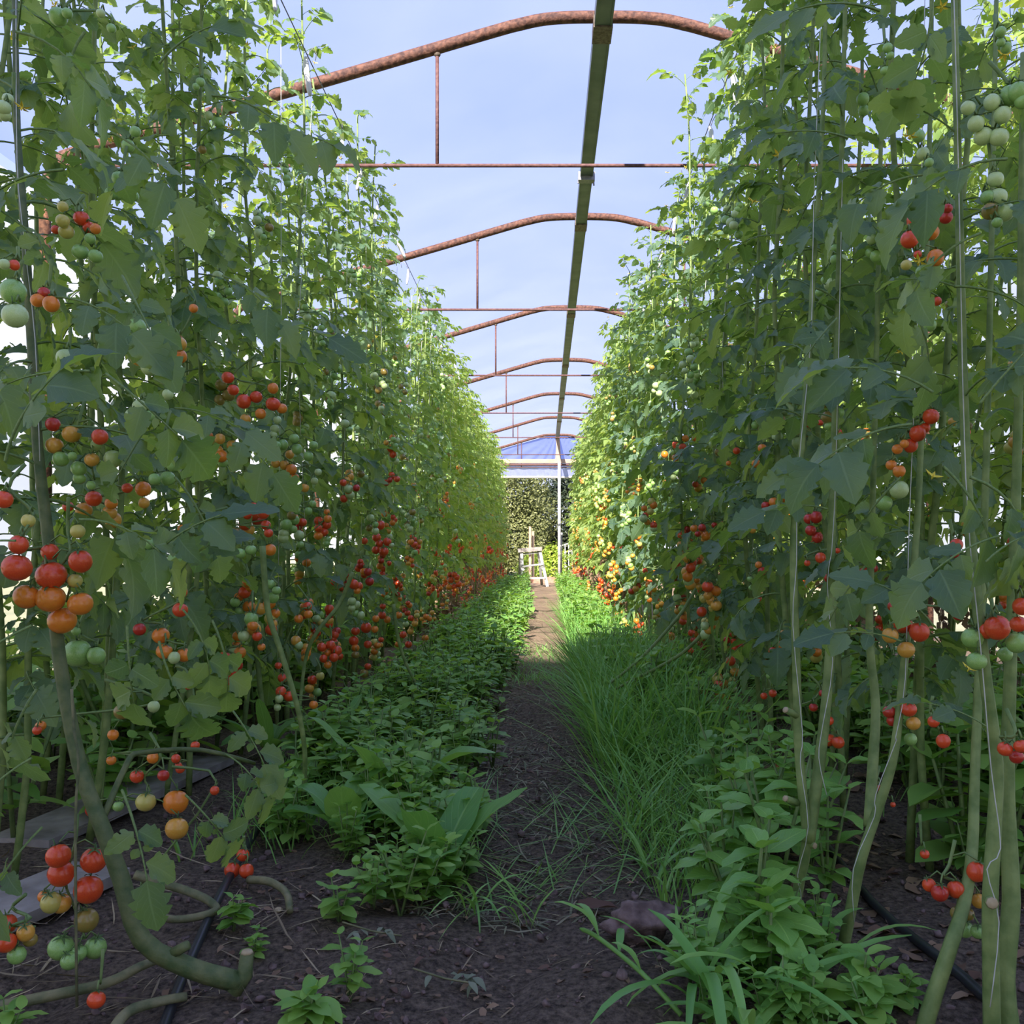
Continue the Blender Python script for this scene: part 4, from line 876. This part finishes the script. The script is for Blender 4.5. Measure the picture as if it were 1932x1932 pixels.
carpet('weeds', 'leafy weeds under the right row beside the grass', [(U(.30, .62), y, U(.1, .24)) for y in [U(1.9, 5) for _ in range(70)]] + [(U(.22, .55), U(3.5, 17), U(.1, .27)) for _ in range(260)], 'weed', rg)
carpet('weeds', 'weeds between the right row and the hidden row behind it', [(U(.78, 1.7), U(1.7, 6), U(.12, .32)) for _ in range(280)], 'weed', rg)

carpet('weeds', 'clump of leafy weeds at the front of the left edge, nearest the bare soil', [(-.27 + .15 * r * math.cos(a), 2.05 + .42 * r * math.sin(a), (.15 - .06 * r) * U(.7, 1.15)) for r, a in [(rg.random() ** .6, U(0, 6.28)) for _ in range(48)]], 'weed', rg)
carpet('weeds', 'low weeds among the broad grass at the bottom right of the path', [(U(.20, .46), U(1.2, 1.55), U(.05, .12)) for _ in range(30)], 'basil', rg)
carpet('weeds', 'weeds growing behind the left row along the film wall', [(U(-2.1, -.95), U(1.9, 9), U(.15, .42)) for _ in range(330)], 'weed', rg)

def plant_thing(name, label, cat, x, y, h, lw, mt, rgx, n_st=3, ratio=.62, pairs=4, group=None, smooth=True):
    root = thing(name, label, cat, (x, y, gz(x, y)), group)
    lv, st = herb(rgx, h, lw, n_st, ratio, pairs, 8, 5)
    for g in st: build('stem', g, ['stem_fine'], root)
    for g in lv: build('leaf', g, [mt], root)
    return root
rg = random.Random(31)
def gpt(px, py):
    d = CAMZ * F / (py - VY); p = at(px, py, d); return p.x, d
for px, py, h, lw, lab in [(1420, 1800, .19, .075, 'big bright basil plant in front of the forked tomato stem'), (1385, 1745, .17, .06, 'basil plant just behind the big bright one at the path edge'), (1465, 1700, .24, .07, 'tall basil plant touching the forked tomato stem'), (1430, 1640, .24, .062, 'basil plant behind the tall one beside the forked stem'), (1390, 1590, .2, .055, 'small-leaved basil plant where the grass ends'),
                           (1560, 1690, .2, .06, 'basil plant between the two stems of the right row'), (1330, 1640, .15, .05, 'low basil plant leaning over the path edge at right'), (1480, 1580, .22, .055, 'basil plant behind the forked stem'), (1450, 1860, .15, .07, 'basil plant at the very front, left of the forked stem foot'), (1370, 1680, .22, .055, 'basil plant at the path edge between the grass and the big basil'),
                           (1530, 1640, .23, .06, 'basil plant right against the forked stem'), (1360, 1550, .22, .05, 'basil plant in the grass where the path bends'), (1440, 1530, .22, .05, 'small basil plant deep in the right verge')]:
    x, d = gpt(px, py); plant_thing('basil_plant', lab, 'basil', x, d, h, lw, 'basil', rg, 3, .62, 4)
for px, py, h, lw, lab in [(660, 1880, .085, .032, 'small upright weed alone on the dark soil at left'), (585, 1945, .05, .045, 'low bright seedling at the bottom edge, on dark soil'), (755, 1715, .13, .04, 'leafy weed at the front of the left clump'), (700, 1700, .09, .04, 'small weed beside the left clump with round leaves'), (820, 1680, .11, .045, 'drooping weed beside the chicory leaf'), (870, 1610, .14, .04, 'yellowing weed near the middle of the left edge'), (905, 1560, .13, .05, 'weed with broad rosette leaning onto the path'), (930, 1450, .16, .045, 'weed reaching over the path behind the rosette'), (440, 1755, .045, .03, 'tiny seedling beside the bent tomato stem'), (480, 1790, .04, .02, 'tiny four-leaved seedling next to the cut stub'), (640, 1740, .08, .035, 'little weed at the left of the clump, near the soil'), (10, 1960, .06, .03, 'green sprout at the bottom left corner'),
                           (1530, 1930, .10, .045, 'weed among the broad grass at the bottom'), (1620, 1930, .09, .05, 'weed beside the brown leaf litter at the bottom'), (1700, 1900, .05, .03, 'small weed on the brown leaf litter')]:
    x, d = gpt(px, py); plant_thing('weed_plant', lab, 'weed', x, d, h, lw, 'weed', rg, 3, .6, 4)

def strap_leaf(rgx, L, W, arch, m=0, ns=11, cols=5):
    """long leaf along +Y rising and arching over; widest two thirds up"""
    vs, fs, uv = [], [], []; p = Vector((0, 0, 0)); a = rgx.uniform(.9, 1.3); ph = rgx.uniform(0, 6)
    for i in range(ns):
        s = i / (ns - 1); w = W / 2 * (0.22 + 0.78 * math.sin(math.pi * min(1, s * .92 + .02)) ** .9 if s < .98 else .06)
        if s < .3: w *= .35 + .65 * s / .3
        for k in range(cols):
            c = -1 + 2 * k / (cols - 1); vs.append((c * w, p.y - abs(c) * 0, p.z + .35 * abs(c) * w + .14 * W * math.sin(s * 12 + ph) * c * c * .5)); uv.append((c, s))
        p = p + Vector((0, math.cos(a), math.sin(a))) * L / (ns - 1); a -= arch / (ns - 1)
    for i in range(ns - 1):
        for k in range(cols - 1):
            q = i * cols + k; fs += [(q, q + 1, q + 1 + cols), (q, q + 1 + cols, q + cols)]
    return geo(vs, fs, m, uv)
for px, py, lab, n, L, W in [(700, 1490, 'chicory plant with one upright leaf glowing in the light', 7, .17, .055), (650, 1590, 'chicory plant with a blue-green leaf, close to the left row', 6, .14, .06), (765, 1540, 'chicory plant with a long leaf arching toward the path', 6, .2, .06), (830, 1640, 'chicory plant with large drooping leaf at the front', 6, .19, .07), (510, 1430, 'pale chicory plant under the left tomato row', 8, .16, .045), (620, 1440, 'chicory plant behind the glowing leaf, shaded', 7, .17, .05), (560, 1500, 'chicory plant at the foot of the hanging red tomatoes', 5, .12, .05)]:
    x, d = gpt(px, py); root = thing('chicory_plant', lab, 'chicory', (x, d, gz(x, d)))
    for i in range(n):
        L_ = L * 1.3; az = i * 2.4 + rg.uniform(-.4, .4); build('leaf', strap_leaf(rg, L_ * rg.uniform(.7, 1.15), W * 1.25 * rg.uniform(.75, 1.1), rg.uniform(.2, 1.9)), ['chicory'], root, mt=Matrix.Rotation(az, 4, 'Z'))
for px, py, lab, n, L, W in [(1320, 1890, 'clump of broad grass blades at the bottom, beside dark path', 9, .26, .017), (1480, 1900, 'clump of broad grass blades in front of the forked stem', 9, .24, .018), (1400, 1960, 'clump of broad grass blades at the bottom edge', 9, .22, .018), (1560, 1830, 'clump of broad grass blades between the tomato stems', 7, .24, .014), (1360, 1640, 'grass clump under the tall basil', 7, .2, .010), (1240, 1650, 'fine grass clump leaning over the path from the right', 8, .14, .008), (1270, 1830, 'small grass clump beside the dark clod', 7, .12, .009), (560, 1580, 'grass clump by the left row soil', 8, .17, .009), (900, 1700, 'trampled grass clump on the left of the path', 9, .14, .006), (1000, 1720, 'flattened grass clump in the middle of the path', 9, .13, .006)]:
    x, d = gpt(px, py); root = thing('grass_clump', lab, 'grass', (x, d, gz(x, d) - .005))
    for i in range(n):
        g = strap_leaf(rg, L * rg.uniform(.6, 1.15), W * rg.uniform(.7, 1.1), rg.uniform(.6, 2.4), 0, 10, 3)
        build('blade', g, ['grass'], root, mt=Matrix.Translation((rg.uniform(-.02, .02), rg.uniform(-.02, .02), 0)) @ Matrix.Rotation(rg.uniform(0, 6.3), 4, 'Z'))
# one long stalk lying across the path
pts = [at(1285, 1915, 1.25), at(1210, 1835, 1.30), at(1130, 1770, 1.42), at(1095, 1752, 1.48)]
root = thing('grass_stalk', 'single long grass stalk arching across the dark soil of the path', 'grass', pts[0])
build('stem', tube(smooth_path([p - pts[0] for p in pts], 4), [.0035] * 12 + [.002], 6), ['grass'], root)
for i, (q, dx, dy, L) in enumerate([(pts[1], -.6, .4, .06), (pts[2], -1, .2, .09), (pts[2], -.5, .9, .08), (pts[1].lerp(pts[2], .5), .1, .6, .05)]):
    build('blade', strap_leaf(rg, L, .012, 1.4, 0, 9, 3), ['grass'], root, mt=frame(q - pts[0], (dx, dy, 0), (0, 0, 1), 1.0))

# litter on the soil
def scatter(name, label, n, region, size, ratio, mt, rgx, lift=.004, tilt=.35, cat='litter'):
    gs = []
    base = [leaflet(rgx, 5, 3, ratio, rgx.uniform(-.3, .6), rgx.uniform(-.3, .5), .1, .8, .2) for _ in range(8)]
    for _ in range(n):
        x, y = region(); a = rgx.uniform(0, 6.28)
        gs.append(xf(rgx.choice(base), frame((x, y, gz(x, y) + lift), (math.cos(a), math.sin(a), rgx.uniform(-.15, .25)), (rgx.uniform(-tilt, tilt), rgx.uniform(-tilt, tilt), 1), size * rgx.uniform(.5, 1.4))))
    build(name, join(gs), [mt], kind='stuff', label=label, cat=cat)
scatter('leaf_litter', 'dry brown leaf litter on the soil under the right row', 900, lambda: (U(.45, 1.3), 1.1 + 3.2 * rg.random() ** 1.6), .035, .6, 'dry', rg)
scatter('leaf_litter', 'dry bits of leaf scattered on the path soil', 1100, lambda: (U(-.55, .35), 1.2 + 3.5 * rg.random() ** 1.4), .016, .5, 'dry', rg)
scatter('straw', 'straw and dry stalks under the left row', 1100, lambda: (U(-1.1, -.35), 1.3 + 7 * rg.random() ** 1.3), .09, .035, 'straw', rg)
scatter('straw', 'pale straw trodden into the sunlit path', 1500, lambda: (U(-.2, .2), U(4.5, 12)), .05, .05, 'straw', rg)
scatter('grass_clippings', 'cut grass lying on the middle of the path', 2300, lambda: (U(-.25, .22), 1.62 + 2.8 * rg.random() ** 1.1), .05, .07, 'clipping', rg)
scatter('grass_clippings', 'sparse cut stalks on the dark soil at the front', 160, lambda: (U(-.6, .3), U(1.15, 1.7)), .05, .04, 'straw', rg)

gs = []; rg = random.Random(8)
SM = [(sphere(6, 4)[0] * (1 + .35 * np.random.RandomState(q).randn(26 - 6, 1)[:len(sphere(6, 4)[0])]), *sphere(6, 4)[1:]) for q in range(5)]
for _ in range(3200):
    y = 1.12 + 2.2 * rg.random() ** 1.8; x = rg.uniform(-.9, .9); r_ = .0022 + .007 * rg.random() ** 4
    gs.append(xf(rg.choice(SM), Matrix.Translation((x, y, gz(x, y) + r_ * .3)) @ Matrix.Rotation(rg.uniform(0, 6), 4, 'Z') @ Matrix.Diagonal((r_, r_ * .8, r_ * .7, 1))))
build('soil_crumbs', join(gs), ['stone'], kind='stuff', label='crumbs of dark soil on the bare ground at the front', cat='soil')

# ------------------------------------------------------------------ single things on the ground
def lump(rgx, sx_, sy_, sz_):
    g = sphere(28, 18); v = g[0].copy(); rsx = np.random.RandomState(rgx.randint(0, 999))
    d = np.ones(len(v))
    for _ in range(26):
        k = rsx.uniform(2, 15); u = rsx.randn(3); u /= np.linalg.norm(u); d += 0.16 / k ** .7 * np.sin(k * (v @ u) + rsx.uniform(0, 6))
    return (v * d[:, None] * np.array((sx_, sy_, sz_)), *g[1:])
x, d = gpt(1218, 1765); r_ = thing('earth_clod', 'rough dark brown clod of earth at the right edge of the path', 'clod', (x, d + .02, .012), None, -.12)
build('lump', lump(rg, .058, .045, .03), ['stone'], r_)
for px, py, sz, lab in [(1290, 1480, .02, 'small pale stone among the grass right of the path'), (905, 1435, .02, 'small stone at the left path edge'), (525, 1716, .007, 'round pale pebble on the dark soil near the hose')]:
    x, d = gpt(px, py); r_ = thing('stone', lab, 'stone', (x, d, gz(x, d) + sz * .4)); build('rock', lump(rg, sz, sz * .8, sz * .6), ['grey_wood' if sz > .01 else 'cut'], r_)
x, d = gpt(1120, 1705); r_ = thing('dry_leaf', 'curled pale brown dry leaf lying beside the clod', 'leaf', (x, d, gz(x, d) + .008)); build('blade', xf(leaflet(rg, 9, 5, .6, .5, .1, .1), frame((-.03, 0, 0), (1, .2, .1), (0, 0, 1), .075)), ['dry'], r_)
x, d = gpt(175, 1850); r_ = thing('dry_leaf', 'narrow pale dry leaf below the green tomatoes', 'leaf', (x, d, gz(x, d) + .006)); build('blade', xf(leaflet(rg, 7, 3, .25, .3, .1, .05), frame((0, 0, 0), (.15, 1, .1), (0, -.4, 1), .09)), ['dry'], r_)
# drip hoses
for nm, pts in [('black drip hose running along the soil under the right row', [(.60, 1.05), (.595, 1.35), (.585, 1.7), (.59, 2.2), (.60, 3), (.61, 4.5), (.60, 8)]), ('black drip hose on the soil beside the bent tomato stem', [(-.44, 1.0), (-.52, 1.35), (-.58, 1.75), (-.66, 2.3), (-.74, 3.2), (-.78, 6)])]:
    P = [Vector((x, y, gz(x, y) + .012)) for x, y in pts]; r_ = thing('drip_hose', nm, 'hose', P[0])
    build('pipe', tube(smooth_path([p - P[0] for p in P], 4), .008, 8), ['black'], r_)
# boards and fallen vines at the left
for lab, c, rz, L, W in [('grey weathered board lying under the nearest left tomatoes', (-.93, 1.50, .02), -.30, .62, .14), ('grey weathered board under the left row, behind the bent stem', (-1.02, 2.35, .02), -.15, .8, .14)]:
    r_ = thing('board', lab, 'board', c, None, rz); build('plank', box((-W / 2, -L / 2, -.008), (W / 2, L / 2, .012)), ['grey_wood'], r_, smooth=False)
for lab, px in [('dead tomato vine lying along the soil at the bottom left', [(-30, 1905, 1.27), (90, 1880, 1.29), (200, 1855, 1.31), (262, 1825, 1.35), (300, 1810, 1.38)]), ('dead bare vine curving behind the bent tomato stem', [(255, 1650, 1.62), (300, 1665, 1.62), (350, 1680, 1.62), (395, 1700, 1.6), (405, 1720, 1.58), (330, 1735, 1.55), (255, 1715, 1.52)]), ('dead vine end stuck in the soil by three red tomatoes', [(470, 1660, 1.75), (510, 1664, 1.72), (540, 1685, 1.68), (547, 1720, 1.63)]), ('withered vine in the soil at the bottom left edge', [(205, 1960, 1.2), (240, 1910, 1.25), (300, 1890, 1.29), (352, 1880, 1.31)])]:
    P = [at(*q) for q in px]; r_ = thing('dead_vine', lab, 'vine', P[0]); q = smooth_path([p - P[0] for p in P], 4)
    build('stem', tube(q, taper(len(q), .008, .006), 7), ['stem_old'], r_)
for lab, px in [('long bare green stem arching out of the left row', [(495, 1030, 2.1), (505, 1150, 2.1), (530, 1230, 2.1), (560, 1330, 2.1), (575, 1420, 2.12), (572, 1510, 2.15)]), ('dark leafless vine hanging beside the red trusses of the left row', [(742, 1140, 3.4), (750, 1200, 3.4), (765, 1250, 3.4), (785, 1290, 3.4)]), ('bent vine sweeping from the right row into the grass', [(1330, 1080, 3.6), (1290, 1150, 3.55), (1240, 1210, 3.5), (1200, 1250, 3.4), (1150, 1290, 3.3)]), ('second bent vine lying lower over the grass at right', [(1340, 1180, 3.3), (1290, 1230, 3.3), (1230, 1265, 3.3), (1160, 1300, 3.2)]), ('thick vine leaning out low from the left row', [(665, 1080, 2.95), (640, 1140, 2.95), (600, 1190, 2.9), (575, 1250, 2.9), (560, 1400, 2.85)])]:
    P = [at(*q) for q in px]; r_ = thing('bare_vine', lab, 'vine', P[0]); q = smooth_path([p - P[0] for p in P], 4)
    build('stem', tube(q, taper(len(q), .007, .005), 7), ['stem'], r_)
# wilted sprays
for px, py, lab in [(700, 1770, 'wilted grey-green spray on the soil below the weeds'), (840, 1845, 'small wilted sprig on the dark path soil'), (720, 1640, 'wilted dark spray hanging in the left clump')]:
    x, d = gpt(px, py); r_ = thing('wilted_sprig', lab, 'sprig', (x, d, gz(x, d) + .01))
    build('stem', tube([(-.05, .02, .01), (0, 0, .004), (.05, -.01, 0)], .0016, 5), ['stem_old'], r_)
    for i in range(9): build('leaf', xf(leaflet(rg, 5, 3, .4, .4, .3), frame((rg.uniform(-.03, .05), rg.uniform(-.015, .015), .005), (rg.uniform(-1, 1), rg.uniform(-1, .3), -.1), (0, 0, 1), rg.uniform(.018, .03))), ['wilted'], r_)

# ------------------------------------------------------------------ the far end: ladder, posts, plank, fence, bushes, trees
DL = 16.9; k_ = DL / F
lad = thing('step_ladder', 'white metal stepladder standing askew at the end of the path', 'ladder', (-.26, DL, 0), None, 0.0)
def lp(px, py, dy=0): return Vector(((px - VX) * k_ + .26, dy, CAMZ - (py - VY) * k_))
for nm, a, b in [('front_leg', lp(984, 1040), lp(987, 1106)), ('front_leg', lp(1018, 1036), lp(1033, 1107)), ('rear_leg', lp(982, 1040, .02), lp(978, 1104, .55)), ('rear_leg', lp(1016, 1037, .02), lp(1022, 1104, .55))]:
    build(nm, bar(a, b, .05, .055, up=(0, 1, 0)), ['alu'], lad, smooth=False)
build('top_step', xf(box((-.215, -.06, -.035), (.215, .12, .035)), Matrix.Translation(lp(1000, 1037)) @ Matrix.Rotation(-.07, 4, 'Y')), ['grey_wood'], lad, smooth=False)
for a, b in [(lp(985, 1069), lp(1025, 1064)), (lp(986, 1092), lp(1030, 1090))]: build('step', bar(a, b, .10, .03), ['alu'], lad, smooth=False)
build('rail', bar(lp(984, 1045), lp(1018, 1042), .02, .03), ['alu'], lad, smooth=False)
for a, b in [(lp(987, 1077), lp(993, 1069)), (lp(1026, 1075), lp(1017, 1068))]: build('brace', bar(a, b, .012, .02), ['alu'], lad, smooth=False)
for px, y, zt, w, lab in [(1000, 19.7, 1.14, .05, 'taller grey timber post behind the stepladder'), (1005.5, 20.0, 1.05, .055, 'shorter grey timber post behind the stepladder')]:
    r_ = thing('timber_post', lab, 'post', ((px - VX) * y / F, y, -.09)); build('post', box((-w / 2, -w / 2, 0), (w / 2, w / 2, zt + .09)), ['timber'], r_, smooth=False)
r_ = thing('black_pole', 'thin black pole standing beside the white end post', 'pole', (.325, 18.95, 0)); build('pole', tube([(0, 0, -.02), (.01, 0, .95)], .013, 8), ['black'], r_); build('white_cap', tube([(.01, 0, .95), (.012, 0, 1.0)], .014, 8), ['white'], r_)
r_ = thing('sill_plank', 'red-brown plank across the path at the far doorway', 'plank', (.05, END - .02, 0)); build('board', box((-.34, -.02, -.02), (.34, .02, .115)), ['red_wood'], r_, smooth=False); build('lower_board', box((-.30, -.07, -.02), (.30, -.03, .03)), ['red_wood'], r_, smooth=False)
r_ = thing('garden_fence', 'white garden fence with curved rails beyond the end wall', 'fence', (.75, 24, -.09))
for i in range(11):
    x = -.42 + i * .09; build('picket', tube([(x, 0, 0), (x, 0, .78 + .16 * math.sin(i * .31))], .012, 6), ['white'], r_)
for z in (.25, .62, .82): build('rail', tube(smooth_path([(-.46, 0, z), (0, 0, z + .12), (.52, 0, z + .02)], 5), .013, 6), ['white'], r_)
rg = random.Random(41)
def bush(name, label, cat, c, rx, ry, rz, n, mt, size):
    r_ = thing(name, label, cat, (c[0], c[1], -.09)); gs = []
    for _ in range(n):
        u = Vector((rg.gauss(0, 1), rg.gauss(0, 1), rg.gauss(0, 1))).normalized() * rg.uniform(.55, 1.05) ** .6
        lob = 1 + .18 * math.sin(u.x * 5 + c[0] * 3) * math.sin(u.z * 6 + 1) + .12 * math.sin(u.y * 7)
        p = Vector((u.x * rx * lob, u.y * ry * lob, c[2] + .09 + u.z * rz * lob))
        if p.z < .02: continue
        gs.append(xf(LLF, frame(p, (rg.uniform(-1, 1), rg.uniform(-1, 1), rg.uniform(-.8, .5)), u + Vector((rg.uniform(-.5, .5), rg.uniform(-.5, .5), .5)), size * rg.uniform(.7, 1.3))))
    build('foliage', join(gs), [mt], r_, kind='stuff')
    build('trunk', tube([(0, 0, -.05), (.04 * rx, 0, c[2] * .6), (0, .03, c[2] + .1)], [.07 * rz, .055 * rz, .03 * rz], 8), ['bark'], r_)
LLF = lod_leaflet(rg, .55, .3, .25)
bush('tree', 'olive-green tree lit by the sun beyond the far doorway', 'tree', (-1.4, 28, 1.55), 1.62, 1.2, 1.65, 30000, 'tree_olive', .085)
bush('tree', 'tree with shade put into its dark leaf colour, right of the sunlit one', 'tree', (1.3, 31.5, 1.6), 2.6, 1.4, 1.9, 26000, 'tree_shade', .12)
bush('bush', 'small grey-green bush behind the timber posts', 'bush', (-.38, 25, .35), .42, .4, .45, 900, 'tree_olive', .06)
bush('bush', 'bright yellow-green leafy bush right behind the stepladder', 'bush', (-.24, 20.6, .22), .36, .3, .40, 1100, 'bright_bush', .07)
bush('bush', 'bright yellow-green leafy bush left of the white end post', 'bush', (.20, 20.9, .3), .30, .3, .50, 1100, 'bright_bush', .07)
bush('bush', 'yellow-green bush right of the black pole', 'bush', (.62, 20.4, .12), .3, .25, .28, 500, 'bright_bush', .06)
for q, lab in enumerate(['broad tree seen hazily through the film at left', 'broad tree seen hazily through the film at right']):
    pass
print('objects', len(bpy.data.objects))
